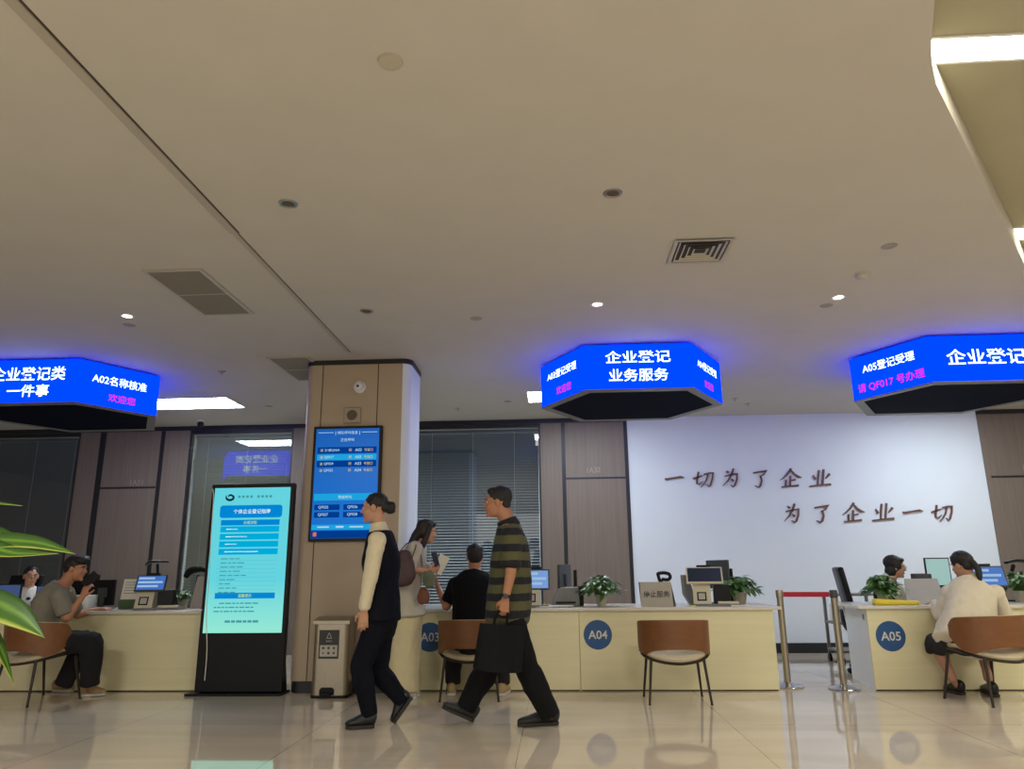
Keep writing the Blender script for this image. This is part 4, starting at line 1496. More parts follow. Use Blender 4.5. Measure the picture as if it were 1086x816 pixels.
bm = B(); limb(bm, [(c.x - .10, 8.30, c.z - .04), (c.x - .06, 8.31, c.z + .02), (c.x + .03, 8.33, c.z + .04), (c.x + .10, 8.36, c.z + .02)], [(.03, .02), (.045, .025), (.045, .025), (.03, .02)], n=12); obj('head', bm, M_BLACK, t, smooth=True)

# A03/A04 counter
c = at_top(600, 7.9)
t = empty('card_printer', c, 0, 'rounded grey desktop printer on the counter between A03 and A04', 'printer')
bm = B(); prism(bm, [(c.x - .15, 7.86, TOPZ), (c.x + .14, 7.86, TOPZ), (c.x + .14, 7.86, TOPZ + .19), (c.x - .02, 7.86, TOPZ + .19), (c.x - .08, 7.86, TOPZ + .17), (c.x - .12, 7.86, TOPZ + .10)], (0, .18, 0))
bmesh.ops.bevel(bm, geom=list(bm.edges), offset=.012, segments=2, profile=.5, affect='EDGES'); obj('body', bm, M_GREY, t)
bm = B(); bx(bm, c.x - .10, c.x + .10, 7.852, 7.8595, TOPZ + .03, TOPZ + .05); obj('slot', bm, M_BLACK, t)
for k, (dx, rz, y_) in enumerate(((-.13, .2, 7.71), (-.02, -.15, 7.70), (-.10, .05, 7.72), (.03, .1, 7.69))):
    c = at_top(600, y_)
    bm = B(); bx(bm, -.105, .105, -.07, .07, 0, .0035)
    xf(bm, M4.Translation((c.x + dx - .06, y_, TOPZ + .0002 + .0045 * k)) @ M4.Rotation(rz, 4, 'Z'))
    simple('paper_sheets', bm, M_PAPER, ['lowest sheaf of white papers before the grey printer', 'second lowest sheaf of white papers before the grey printer', 'second sheaf from the top of the pile before the grey printer', 'topmost sheaf of white papers before the grey printer'][k], 'paper', 'loose papers on the A03 counter')
c = at_top(577, 7.78)
bm = B(); prism(bm, [(c.x - .022, 7.78, TOPZ), (c.x + .022, 7.78, TOPZ), (c.x, 7.78, TOPZ + .045)], (0, .03, 0)); simple('desk_tent', bm, mat('yellow_card', (206, 196, 84), .6, var=.03), 'tiny yellow folded card in front of the pale lit terminal', 'card')
c = at_top(613, 8.1)
t = empty('desk_phone', c, 0, 'black upright device with a rod between dark monitor and potted plant', 'device')
bm = B(); bx(bm, c.x - .05, c.x + .06, 8.06, 8.14, TOPZ, TOPZ + .2, .01); obj('body', bm, M_BLACK, t)
bm = B(); rod(bm, (c.x - .02, 8.10, TOPZ + .19), (c.x - .02, 8.10, TOPZ + .36), .018, n=12); obj('rod', bm, M_BLACK, t)
c = at_top(696, 7.80)
t = empty('sign_board', c, 0, 'grey sign board reading 停止服务 standing on the A04 counter', 'sign')
bm = B(); prism(bm, [(c.x - .155, 7.76, TOPZ), (c.x + .165, 7.76, TOPZ), (c.x + .155, 7.80, TOPZ + .235), (c.x - .155, 7.80, TOPZ + .235)], (0, .006, 0)); obj('front_plate', bm, mat('sign_grey', (172, 164, 150), .5, var=.03), t)
bm = B(); prism(bm, [(c.x + .165, 7.7665, TOPZ), (c.x + .155, 7.8065, TOPZ + .235), (c.x + .155, 7.815, TOPZ + .235), (c.x + .215, 7.93, TOPZ)], (-.32, 0, 0)); obj('rear_support', bm, M_BLACK, t)
bm = B()
up = V((0, .04, .235)).normalized()
text_add(bm, '停止服务', V((c.x + .005, 7.776, TOPZ + .118)) - X.cross(up) * -.004, X, up, .26, None, bold=.012); obj('lettering', bm, M_DKGREY, t)
c = P(704, 612, 8.15)
t = empty('barcode_scanner', V((c.x, 8.15, TOPZ)), 0, 'black scanner head on a stand rising behind the grey sign board', 'scanner')
bm = B(); limb(bm, [(c.x - .02, 8.15, TOPZ + .01), (c.x - .02, 8.16, TOPZ + .2), (c.x - .03, 8.14, c.z - .03)], [.014, .012, .014], n=10); lathe(bm, [(.06, 0), (.06, .01)], (c.x - .02, 8.15, TOPZ)); obj('stand', bm, M_BLACK, t)
bm = B()
for pts in ([(-.06, .035), (0, .04), (.05, .03)], [(-.065, .035), (-.05, -.03), (-.04, -.04)], [(.05, .03), (.065, 0), (.04, -.03), (-.02, -.025)]):
    limb(bm, [(c.x + x, 8.13, c.z + z) for x, z in pts], [.018] * len(pts), n=10)
obj('head', bm, M_BLACK, t, smooth=True)
c = at_top(784, 7.72); bm = B(); bx(bm, c.x - .09, c.x + .09, 7.665, 7.735, TOPZ, TOPZ + .012, .003); simple('booklet', bm, M_PAPER, 'white booklet lying in front of the plant at the end of the A04 counter', 'booklet')
c = at_top(778, 8.42); bm = B(); rod(bm, (c.x, 8.42, TOPZ), (c.x, 8.42, TOPZ + .36), .016, n=12); bx(bm, c.x - .03, c.x + .07, 8.38, 8.46, TOPZ, TOPZ + .25, .01); simple('equipment_stand', bm, M_BLACK, 'black device with an upright rod behind the plant on A04', 'device')
c = at_top(735, 7.70); bm = B(); prism(bm, [(c.x - .03, 7.68, TOPZ), (c.x + .03, 7.68, TOPZ), (c.x + .02, 7.70, TOPZ + .012), (c.x - .02, 7.70, TOPZ + .012)], (0, .02, 0)); simple('sticky_notes', bm, mat('note_yellow', (200, 184, 90), .7, var=.03), 'small yellow note pad left of the dark terminal', 'note pad')

# A05 counter
c = P(950, 640, 7.72)
bm = B(); bx(bm, -.21, .21, -.055, .055, 0, .05, .018, 3)
for v in bm.verts:
    v.co.z *= 1 - .25 * (v.co.x / .21)
xf(bm, M4.Translation((c.x + .0, 7.72, TOPZ)) @ M4.Rotation(radians(-3), 4, 'Z'))
smooth_angle(simple('folder', bm, mat('yellow_folder', (226, 206, 60), .5, var=.04), 'thick yellow folder on the front of the A05 counter', 'folder'), 50)
c = at_top(983, 8.05)
t = empty('sheet_stand', c, 0, 'pale grey slanted board in front of the staff woman\'s hands on A05', 'board')
bm = B(); prism(bm, [(c.x - .19, 8.06, TOPZ), (c.x + .19, 8.06, TOPZ), (c.x + .18, 8.14, TOPZ + .24), (c.x - .15, 8.14, TOPZ + .24)], (0, .01, 0)); obj('board', bm, mat('board_grey', (174, 174, 176), .6, var=.02), t)
bm = B(); prism(bm, [(c.x - .01, 8.0735, TOPZ), (c.x - .01, 8.17, TOPZ), (c.x - .01, 8.152, TOPZ + .2)], (.02, 0, 0)); obj('prop', bm, M_LTGREY, t)
c = at_top(968, 8.38); bm = B(); bx(bm, c.x - .16, c.x + .42, 8.34, 8.46, TOPZ, TOPZ + .30, .012); bm.free()
bm = B(); bx(bm, c.x + .02, c.x + .20, 8.30, 8.40, TOPZ, TOPZ + .29, .012); simple('printer', bm, M_DKGREY, 'dark grey machine on A05 between the staff woman and the green-lit monitor', 'printer')
c = P(1072, 598, 8.35)
t = empty('document_camera', V((c.x, 8.35, TOPZ)), 0, 'black document camera on a stalk above the plant at the right edge', 'camera')
bm = B(); lathe(bm, [(.09, 0), (.09, .015)], (c.x, 8.35, TOPZ)); limb(bm, [(c.x, 8.35, TOPZ + .01), (c.x - .01, 8.35, TOPZ + .25), (c.x + .01, 8.33, c.z - .02)], [.02, .016, .022], n=10); obj('stalk', bm, M_BLACK, t)
bm = B(); limb(bm, [(c.x - .09, 8.28, c.z + .01), (c.x, 8.30, c.z + .03), (c.x + .12, 8.32, c.z + .025)], [(.03, .016), (.05, .02), (.04, .018)], lat=(0, 1, 0), n=12); obj('head', bm, M_BLACK, t, smooth=True)

# ------------------------------------------------------------------ large leafy plant in the left foreground
M_DRAC = mat('dracaena_leaf', (70, 104, 30), .5, var=0, spec=.3)
nt = M_DRAC.node_tree
_uv = N(nt, 'ShaderNodeUVMap')
_sx = N(nt, 'ShaderNodeSeparateXYZ')
nt.links.new(_uv.outputs[0], _sx.inputs[0])
_rp = N(nt, 'ShaderNodeValToRGB')
cr_ = _rp.color_ramp
cr_.interpolation = 'LINEAR'
cr_.elements[0].position = 0.0; cr_.elements[0].color = lin((44, 74, 20))
cr_.elements[1].position = 1.0; cr_.elements[1].color = lin((146, 156, 58))
for pos, colr in ((.30, (50, 84, 22)), (.42, (94, 130, 36)), (.58, (52, 88, 24)), (.80, (60, 96, 28)), (.88, (122, 140, 46))):
    e = cr_.elements.new(pos); e.color = lin(colr)
_nz = N(nt, 'ShaderNodeTexNoise', Scale=7.0)
_ma = N(nt, 'ShaderNodeMath', operation='MULTIPLY_ADD')
_ma.inputs[1].default_value = .10
nt.links.new(_nz.outputs['Fac'], _ma.inputs[0])
nt.links.new(_sx.outputs['X'], _ma.inputs[2])
nt.links.new(_ma.outputs[0], _rp.inputs[0])
nt.links.new(_rp.outputs[0], nt.nodes['Principled BSDF'].inputs['Base Color'])


def big_leaf(name, pts, widths, parent, nrm, fold=.22):
    bm = B()
    uvl = bm.loops.layers.uv.new('UVMap')
    pts = [V(p) for p in pts]
    W_ = list(widths)
    PP, WW = [], []
    for i in range(len(pts) - 1):
        for k in range(6):
            PP.append(cr(pts, i, k / 6)); WW.append(max(.001, cr(W_, i, k / 6)))
    PP.append(pts[-1]); WW.append(.001)
    rows = []
    for i, p in enumerate(PP):
        d = (PP[min(i + 1, len(PP) - 1)] - PP[max(i - 1, 0)]).normalized()
        s = d.cross(V(nrm)).normalized()
        n2 = s.cross(d)
        row = []
        for k in range(-3, 4):
            q = p + s * (WW[i] * k / 3) + n2 * (fold * WW[i] * (abs(k) / 3) ** 1.5)
            row.append((bm.verts.new(q), (k + 3) / 6))
        rows.append(row)
    for a, b_ in zip(rows, rows[1:]):
        for k in range(6):
            f = bm.faces.new((a[k][0], a[k + 1][0], b_[k + 1][0], b_[k][0]))
            for lp, q in zip(f.loops, (a[k], a[k + 1], b_[k + 1], b_[k])):
                lp[uvl].uv = (q[1], 0)
    o = obj(name, bm, M_DRAC, parent, smooth=True)
    sd = o.modifiers.new('thickness', 'SOLIDIFY')
    sd.thickness = .002
    return o


PYB = 2.6
base = P(-95, 640, PYB)
t = empty('large_potted_plant', (base.x, PYB, 0), 0, 'big leafy plant with yellow-edged leaves in the left foreground', 'plant')
bm = B(); lathe(bm, [(.13, 0), (.14, .01), (.18, .32), (.19, .34), (.17, .34), (.165, .31)], (base.x, PYB, 0), 32); smooth_angle(obj('pot', bm, M_POT, t))
bm = B(); limb(bm, [(base.x, PYB, .30), (base.x + .02, PYB, .7), (base.x - .01, PYB, 1.15), (base.x, PYB, 1.30)], [.028, .026, .024, .018], n=12); obj('cane', bm, mat('plant_cane', (120, 104, 72), .8, var=.12), t, smooth=True)
cz = V((base.x, PYB, 1.15))


def pl_pts(l):
    return [P(a, b_, c) for a, b_, c in l]


LEAVES = [
    ([(-95, 600, 2.6), (-45, 562, 2.55), (0, 569, 2.5), (34, 585, 2.5)], [.012, .040, .034, .0], (0, -.45, 1)),
    ([(-95, 610, 2.6), (-30, 580, 2.5), (30, 577, 2.42), (80, 588, 2.38)], [.012, .050, .036, .0], (0, -.7, 1)),
    ([(-95, 620, 2.6), (-40, 578, 2.45), (10, 588, 2.36), (62, 587, 2.3)], [.012, .042, .036, .0], (.1, -.5, 1)),
    ([(-95, 640, 2.6), (-40, 636, 2.4), (10, 650, 2.28), (48, 677, 2.22)], [.015, .048, .046, .0], (.2, -.8, .6)),
    ([(-95, 655, 2.6), (-40, 650, 2.45), (-8, 675, 2.36), (15, 726, 2.32)], [.010, .026, .022, .0], (.8, -.5, .5)),
    ([(-95, 600, 2.6), (-60, 548, 2.6), (-20, 535, 2.6), (24, 537, 2.6)], [.012, .026, .020, .0], (0, -.4, 1)),
    ([(-95, 610, 2.6), (-150, 560, 2.7), (-210, 560, 2.8), (-260, 600, 2.85)], [.012, .05, .05, .0], (0, -.4, 1)),
    ([(-95, 620, 2.6), (-140, 610, 2.4), (-180, 640, 2.2), (-200, 700, 2.1)], [.012, .05, .05, .0], (-.2, -.6, 1)),
    ([(-95, 590, 2.6), (-105, 520, 2.7), (-100, 460, 2.85), (-80, 420, 3.05)], [.012, .045, .04, .0], (.2, -1, .2)),
    ([(-95, 610, 2.6), (-70, 560, 2.8), (-30, 545, 3.05), (-12, 560, 3.3)], [.012, .045, .04, .0], (0, -.4, 1)),
]
for pts, wd, nrm in LEAVES:
    big_leaf('leaf', pl_pts(pts), wd, t, nrm)

# ------------------------------------------------------------------ people
M_SKIN = mat('skin', (188, 140, 112), .55, var=.05, scale=25)
M_SKIN_TAN = mat('skin_tan', (176, 122, 90), .55, var=.05, scale=25)
M_HAIR = mat('black_hair', (18, 16, 16), .6, var=.25, scale=90)
M_HAIR_BR = mat('dark_brown_hair', (34, 27, 24), .6, var=.25, scale=90)
M_EYE = mat('eye_white', (215, 208, 200), .3, var=0)
M_IRIS = mat('eye_iris', (30, 22, 18), .2, var=0)
M_LIP = mat('lip', (150, 88, 80), .5, var=.03)
M_SHOE_BLACK = mat('black_shoe_leather', (26, 25, 25), .35, var=.08)
M_SOLE = mat('shoe_sole', (48, 44, 40), .8, var=.05)

MALE = [(-.17, .11, .095), (0, .162, .115), (.2, .155, .110), (.42, .152, .110), (.62, .168, .118), (.80, .180, .108), (.91, .150, .086), (1.0, .082, .070)]
FEMALE = [(-.17, .11, .10), (0, .162, .118), (.2, .138, .100), (.40, .124, .094), (.62, .146, .118), (.80, .154, .096), (.91, .126, .078), (1.0, .066, .060)]


class Fig:
    def __init__(s, root, fwd, hip, neck, head, face, arms, legs, sex='m', scale=1.0, bow=0.0, belly=1.0, wide=1.0):
        s.root = root
        s.fwd = V(fwd).normalized()
        s.lat = Z.cross(s.fwd).normalized()
        s.hip, s.neck, s.head = V(hip), V(neck), V(head)
        s.face = V(face).normalized()
        s.arms, s.legs, s.sex, s.k, s.bow, s.belly, s.wide = arms, legs, sex, scale, bow, belly, wide
        s.tab = MALE if sex == 'm' else FEMALE
        up = (s.head - s.neck)
        ux = s.face
        uz = Z - ux * ux.z
        uz.normalize()
        uy = uz.cross(ux)
        m = M4.Identity(4)
        for i in range(3):
            m[i][0], m[i][1], m[i][2], m[i][3] = ux[i] * s.k, uy[i] * s.k, uz[i] * s.k, s.head[i]
        s.hm = m

    def sp(s, t):
        return s.hip + (s.neck - s.hip) * t - s.fwd * s.bow * 4 * max(0, t) * (1 - t)

    def torso(s, bm, t0=-.2, t1=1.0, off=0.0, cap=.5, flare=0.0):
        pts, rad = [], []
        ts = [t0] + [q[0] for q in s.tab if t0 + .03 < q[0] < t1 - .03] + [t1]
        for t in ts:
            for a, b_ in zip(s.tab, s.tab[1:]):
                if a[0] <= t <= b_[0] or (t < s.tab[0][0] and a is s.tab[0]) or (t > 1 and b_ is s.tab[-1]):
                    u = (t - a[0]) / (b_[0] - a[0])
                    u = max(-.2, min(1, u))
                    ra, rb = a[1] + (b_[1] - a[1]) * u, a[2] + (b_[2] - a[2]) * u
                    break
            bl = 1 + (s.belly - 1) * max(0, 1 - abs(t - .25) / .6)
            fl = flare * max(0, .5 - t)
            pts.append(s.sp(t))
            rad.append(((ra * s.wide + off + fl) * s.k, (rb * bl + off + fl) * s.k))
        limb(bm, pts, rad, s.lat, n=24, sub=3, cap=cap)

    def arm(s, bm, side, u0=0.0, u1=2.0, r=(.052, .040, .027), off=0.0, cap=.7, fore=True):
        sh, el, wr = s.arms[side][:3]
        sh, el, wr = V(sh), V(el), V(wr)

        def at_(u):
            return sh + (el - sh) * u if u <= 1 else el + (wr - el) * (u - 1)

        def rr(u):
            return (r[0] + (r[1] - r[0]) * u if u <= 1 else r[1] + (r[2] - r[1]) * (u - 1)) * s.k + off
        us = sorted({u0, u1} | {u for u in (.35, .7, .9, 1.0, 1.1, 1.4, 1.75) if u0 < u < u1})
        limb(bm, [at_(u) for u in us], [rr(u) for u in us], None, n=14, sub=3, cap=cap)
        if u0 == 0:
            ell(bm, sh, tuple([(r[0] + .006) * s.k + off] * 3))

    def hand(s, bm, side):
        sh, el, wr, d, nrm, th, curl = s.arms[side]
        d = V(d).normalized()
        nrm = V(nrm)
        nrm = (nrm - d * nrm.dot(d)).normalized()
        w_ = V(th)
        w_ = (w_ - d * w_.dot(d) - nrm * w_.dot(nrm)).normalized()
        wr = V(wr)
        k = s.k
        limb(bm, [wr - d * .01 * k, wr + d * .03 * k, wr + d * .085 * k], [(.026 * k, .020 * k), (.036 * k, .017 * k), (.040 * k, .014 * k)], w_, n=14, cap=.5)
        for i, L in enumerate((.072, .080, .074, .058)):
            b0 = wr + d * (.078 - .004 * abs(i - 1)) * k + w_ * ((.031 - .0205 * i) * k)
            q = [b0]
            a = curl * .45
            sp = w_ * ((1.5 - i) * .05)
            for f in (.45, .32, .26):
                q.append(q[-1] + ((d + sp).normalized() * cos(a) + nrm * sin(a)) * (L * f * k))
                a += curl * .85
            limb(bm, q, [.0092 * k, .0088 * k, .0082 * k, .0068 * k], None, n=8, sub=2, cap=.9)
        b0 = wr + d * .018 * k + w_ * .024 * k
        q = [b0, b0 + (d * .6 + w_ * .75 + nrm * .2).normalized() * .036 * k]
        q.append(q[-1] + (d * .9 + w_ * .25 + nrm * (.25 + .5 * min(1, curl))).normalized() * .030 * k)
        q.append(q[-1] + (d * .9 - w_ * .1 * curl + nrm * (.3 + .6 * min(1, curl))).normalized() * .024 * k)
        limb(bm, q, [.014 * k, .0115 * k, .010 * k, .008 * k], None, n=8, sub=2, cap=.9)

    def leg(s, bm, side, u0=0.0, u1=2.0, r=(.080, .056, .038), off=0.0, cap=.5, calf=.012):
        hj, kn, an = [V(q) for q in s.legs[side][:3]]

        def at_(u):
            return hj + (kn - hj) * u if u <= 1 else kn + (an - kn) * (u - 1)

        def rr(u):
            v = r[0] + (r[1] - r[0]) * u if u <= 1 else r[1] + (r[2] - r[1]) * (u - 1)
            if 1 < u < 2:
                v += calf * max(0, 1 - abs(u - 1.3) / .35)
            return v * s.k + off
        us = sorted({u0, u1} | {u for u in (.3, .6, .88, 1.0, 1.12, 1.35, 1.7) if u0 < u < u1})
        limb(bm, [at_(u) for u in us], [rr(u) for u in us], None, n=16, sub=3, cap=cap)

    def foot(s, bm, side):
        an, toe, heel = V(s.legs[side][2]), V(s.legs[side][3]), V(s.legs[side][4])
        d = (toe - heel).normalized()
        up = d.cross(s.footlat(side))
        limb(bm, [an, heel + d * .05 + up * .045], [.028 * s.k, .022 * s.k], None, n=12)
        limb(bm, [heel + d * .03 + up * .035, heel + d * .12 + up * .035, toe - d * .05 + up * .026], [.024, .026, .016], None, n=12)

    def footlat(s, side):
        toe, heel = V(s.legs[side][3]), V(s.legs[side][4])
        d = (toe - heel).normalized()
        h = V((d.x, d.y, 0))
        l = Z.cross(h if h.length > .05 else s.fwd).normalized()
        if d.cross(l).z < 0:
            l = -l
        return l

    def body(s, name='body', skin=None, vox=.0062):
        bm = B()
        k = s.k
        s.torso(bm)
        limb(bm, [s.sp(.93), s.neck, s.hm @ V((-.022, 0, -.03))], [(.068 * k, .062 * k), .060 * k if s.sex == 'm' else .053 * k, .062 * k if s.sex == 'm' else .055 * k], s.lat, n=16)
        for sd in s.arms:
            s.arm(bm, sd)
            s.hand(bm, sd)
        for sd in s.legs:
            s.leg(bm, sd)
            s.foot(bm, sd)
        H_ = s.hm
        ell(bm, (-.014, 0, .030), (.098, .077, .086), H_)
        ell(bm, (.022, 0, -.030), (.068, .062, .082), H_)
        ell(bm, (.030, 0, -.070), (.054, .052 if s.sex == 'm' else .046, .042), H_)
        ell(bm, (.066, 0, .024), (.028, .052, .016), H_)
        for sg in (-1, 1):
            ell(bm, (.055, sg * .030, -.026), (.030, .024, .026), H_, 10, 8)
            ell(bm, (-.006, sg * .076, -.006), (.018, .009, .031), H_, 10, 8)
        ell(bm, (.074, 0, -.094), (.019, .022, .017), H_, 10, 8)
        limb(bm, [H_ @ V((.082, 0, .016)), H_ @ V((.098, 0, -.008)), H_ @ V((.102, 0, -.024))], [.008 * k, .011 * k, .014 * k], None, n=8)
        ell(bm, (.080, 0, -.056), (.015, .024, .010), H_, 10, 8)
        o = solid(name, bm, skin or M_SKIN, s.root, vox, 2)
        s.o = o
        return o

    def face_parts(s, brow=None):
        H_ = s.hm
        for sg in (-1, 1):
            bm = B(); ell(bm, (.0755, sg * .031, .004), (.010, .0135, .0065), H_, 10, 8)
            e = obj('eye', bm, M_EYE, s.root, smooth=True)
            bm = B(); ell(bm, (.0825, sg * .0315, .004), (.0042, .0065, .0062), H_, 8, 6)
            obj('iris', bm, M_IRIS, e, smooth=True)
            bm = B(); limb(bm, [H_ @ V((.090, sg * .014, .026)), H_ @ V((.089, sg * .034, .031)), H_ @ V((.076, sg * .052, .024))], [.0040 * s.k, .0045 * s.k, .003 * s.k], None, n=6)
            obj('eyebrow', bm, brow or M_HAIR, s.root, smooth=True)
        bm = B(); limb(bm, [H_ @ V((.084, -.022, -.056)), H_ @ V((.0945, 0, -.055)), H_ @ V((.084, .022, -.056))], [.003 * s.k, .0055 * s.k, .003 * s.k], None, n=8)
        obj('lips', bm, M_LIP, s.root, smooth=True)

    def hair(s, extra=(), material=None, cap_=True, nape=True, fringe=True, name='hair', back=0.0):
        bm = B()
        H_ = s.hm
        ell(bm, (-.022 - back, 0, .044), (.098, .084, .084), H_)
        if nape:
            ell(bm, (-.060, 0, -.008), (.046, .070, .056), H_)
        if fringe:
            ell(bm, (.036, 0, .086), (.052, .066, .028), H_)
        for it in extra:
            if it[0] == 'e':
                ell(bm, it[1], it[2], H_)
            else:
                limb(bm, [H_ @ V(q) for q in it[1]], [tuple(x * s.k for x in r) if hasattr(r, '__len__') else r * s.k for r in it[2]], H_.to_3x3() @ V((0, 1, 0)), n=14)
        return solid(name, bm, material or M_HAIR, s.root, .006, 2, .004, 38)

    def shoe(s, side, material, sole, w=.050, name='shoe', hi=.0):
        toe, heel = V(s.legs[side][3]), V(s.legs[side][4])
        L = (toe - heel).length
        d = (toe - heel).normalized()
        l = s.footlat(side)
        up = d.cross(l)
        bm = B()
        pts, rad = [], []
        for u, ww, h in ((.03, .72, .098 + hi), (.15, .86, .108 + hi), (.32, .86, .104), (.5, .92, .084), (.72, 1.04, .062), (.88, .90, .050), (.97, .6, .038)):
            pts.append(heel + d * (L * u) + up * (h / 2 + .010))
            rad.append((w * ww, h / 2))
        limb(bm, pts, rad, l, n=18, sub=3, cap=.6)
        o = solid(name, bm, material, s.root, .006, 2)
        bm = B()
        out = []
        for u, ww in ((.0, .45), (.06, .75), (.2, .84), (.4, .80), (.6, .95), (.75, 1.04), (.88, .9), (.97, .6), (1.0, .3)):
            out.append((u, ww))
        poly = [heel + d * (L * u) + l * (w * ww) for u, ww in out] + [heel + d * (L * u) - l * (w * ww) for u, ww in out[::-1]]
        prism(bm, poly, up * .022)
        obj('sole', bm, sole, o)
        return o

    def collar(s, material, r0=.088, r1=.069, h=.055, name='collar'):
        """a shirt collar standing round the neck, lower in front"""
        bm = B()
        ax = (s.head - s.neck).normalized()
        ax = (ax - s.fwd * .15).normalized()
        c = s.neck + s.fwd * .006
        k = s.k
        limb(bm, [c - ax * .035 * k, c - ax * .005 * k, c + ax * h * .6 * k, c + ax * h * k], [(r0 * 1.15 * k, r0 * k), (r0 * .98 * k, r0 * .95 * k), ((r1 + .002) * k, (r1 + .004) * k), (r1 * k, (r1 + .003) * k)], s.lat, n=24, sub=3, cap=.05)
        return solid(name, bm, material, s.root, .006, 2)


def ground(h):
    return (h[0], h[1], 0)


def seat_legs(hip, fwd, sp=.09, reach=.43, zk=.50, foot_dx=.0, splay=.05):
    fwd = V(fwd).normalized()
    lat = Z.cross(fwd)
    hip = V(hip)
    out = {}
    for sd, sg in (('l', 1), ('r', -1)):
        hj = hip + lat * sg * sp - Z * .03
        kn = V((hj.x, hj.y, zk)) + fwd * reach + lat * sg * splay
        an = V((kn.x, kn.y, .10)) - fwd * .04 + fwd * foot_dx
        out[sd] = (hj, kn, an, V((an.x, an.y, .0)) + fwd * .19, V((an.x, an.y, .0)) - fwd * .07)
    return out


# ---- the woman in a navy vest walking to the left
Y0 = 5.97
hip = P(403, 655, Y0)
t = empty('person', ground(hip), 0, 'person walking left in navy waistcoat and trousers over a cream blouse, hair in bun', 'person')
f = Fig(t, (-1, 0, 0), hip, P(402.5, 561.5, Y0), P(397, 539.5, Y0), (-1, 0, -.06),
        {'l': (P(400, 573.5, Y0 - .165), P(392.5, 613, Y0 - .225), P(386, 648, Y0 - .205), (-.04, .02, -1), (-.1, 1, 0), (-1, 0, 0), .35),
         'r': (P(402, 575, Y0 + .165), P(406, 613, Y0 + .21), P(401, 647, Y0 + .20), (-.1, -.02, -1), (0, -1, 0), (-1, 0, 0), .35)},
        {'l': (P(400, 662, Y0 - .085), P(383, 706, Y0 - .085), P(391, 755, Y0 - .085), PZ(366.5, 773, .004), PZ(397, 772, .004)),
         'r': (P(405, 662, Y0 + .08), P(401, 712, Y0 + .08), P(426, 742, Y0 + .08), P(419, 768, Y0 + .08), P(438, 741, Y0 + .08))}, 'f', 1.0, .015, 1.12)
f.body(); f.face_parts()
f.hair([('e', (-.128, 0, -.004), (.046, .052, .052)), ('e', (-.150, .01, .018), (.025, .035, .02)), ('e', (-.150, -.01, -.03), (.022, .035, .02)), ('e', (-.09, 0, .01), (.05, .06, .05))], fringe=False, nape=False)
bm = B(); f.torso(bm, .1, .97, .012)
for sd in ('l', 'r'):
    f.arm(bm, sd, 0, 1.93, (.058, .050, .036), .008, .3)
    ell(bm, f.arms[sd][2] + V((0, 0, .012)), (.036, .034, .022))
solid('blouse', bm, mat('cream_blouse', (214, 202, 170), .75, var=.03), t, .008, 2, .006, 16)
bm = B(); f.torso(bm, -.02, .965, .030, .15, .02); solid('waistcoat', bm, mat('navy_waistcoat', (12, 14, 25), .9, var=.08, spec=.2), t, .008, 2, .004, 12)
f.collar(mat('cream_blouse', ()), .080, .062, .05)
M_NAVY = mat('navy_trousers', (11, 13, 23), .9, var=.08, spec=.2)
bm = B(); f.torso(bm, -.2, .16, .016)
for sd in ('l', 'r'):
    f.leg(bm, sd, 0, 2.09, (.098, .072, .058), .006, .1)
solid('trousers', bm, M_NAVY, t, .008, 2, .007, 12)
for sd in ('l', 'r'):
    f.shoe(sd, M_SHOE_BLACK, M_SOLE)

# ---- the man in the striped polo shirt walking to the left with a bag
Y0 = 5.98
hip = P(538, 655, Y0)
t = empty('person', ground(hip), 0, 'person walking left in an olive and black striped polo shirt, carrying a black bag', 'person')
man = t
f = Fig(t, (-1, 0, 0), hip, P(539.5, 555.5, Y0), P(527.5, 533.5, Y0), (-1, 0, -.03),
        {'l': (P(543, 569, Y0 - .175), P(541.5, 609, Y0 - .235), P(536, 636, Y0 - .255), (-.16, -.02, -1), (.1, 1, 0), (-1, 0, .1), 1.15),
         'r': (P(541, 571, Y0 + .175), P(546, 609, Y0 + .23), P(540, 637, Y0 + .225), (-.12, 0, -1), (0, -1, 0), (-1, 0, 0), .4)},
        {'l': (P(542, 660, Y0 - .09), P(559, 709, Y0 - .09), P(580.5, 753, Y0 - .09), PZ(549, 770.5, .004), PZ(592, 768.5, .004)),
         'r': (P(535, 660, Y0 + .09), P(517, 709, Y0 + .09), P(495.5, 748, Y0 + .09), P(468.5, 751, Y0 + .09), PZ(502, 766, .004))}, 'm', 1.03, .02, 1.36, 1.02)
f.body(skin=M_SKIN_TAN); f.face_parts()
f.hair([('e', (-.03, 0, .072), (.088, .078, .062)), ('e', (.030, 0, .092), (.050, .062, .026))], fringe=False)
bm = B(); f.torso(bm, -.07, .97, .020, .15, .02)
for sd in ('l', 'r'):
    f.arm(bm, sd, 0, .82, (.066, .066, .06), .012, .15)
zs = P(538, 645, Y0).z
solid('polo_shirt', bm, mat_bands('striped_knit', (84, 83, 50), (22, 23, 29), .055, .122, .46), t, .008, 2, .006, 11)
f.collar(mat('polo_collar', (24, 25, 30), .8, var=.05), .092, .076, .032)
bm = B(); f.torso(bm, -.2, .12, .014)
for sd in ('l', 'r'):
    f.leg(bm, sd, 0, 2.16 if sd == 'l' else 2.08, (.100, .080, .068), .008, .1)
solid('trousers', bm, mat('charcoal_trousers', (19, 19, 19), .9, var=.1, spec=.2), t, .008, 2, .009, 11)
for sd in ('l', 'r'):
    f.shoe(sd, mat('dark_sneaker', (38, 38, 34), .6, var=.1), M_SOLE, .05, hi=.01)
wr = V(f.arms['l'][2]); el = V(f.arms['l'][1]); dd = (wr - el).normalized()
bm = B(); rod(bm, wr - dd * .035, wr - dd * .012, .034, .033, n=20); wb = obj('wristwatch', bm, M_BLACK, t, smooth=False)
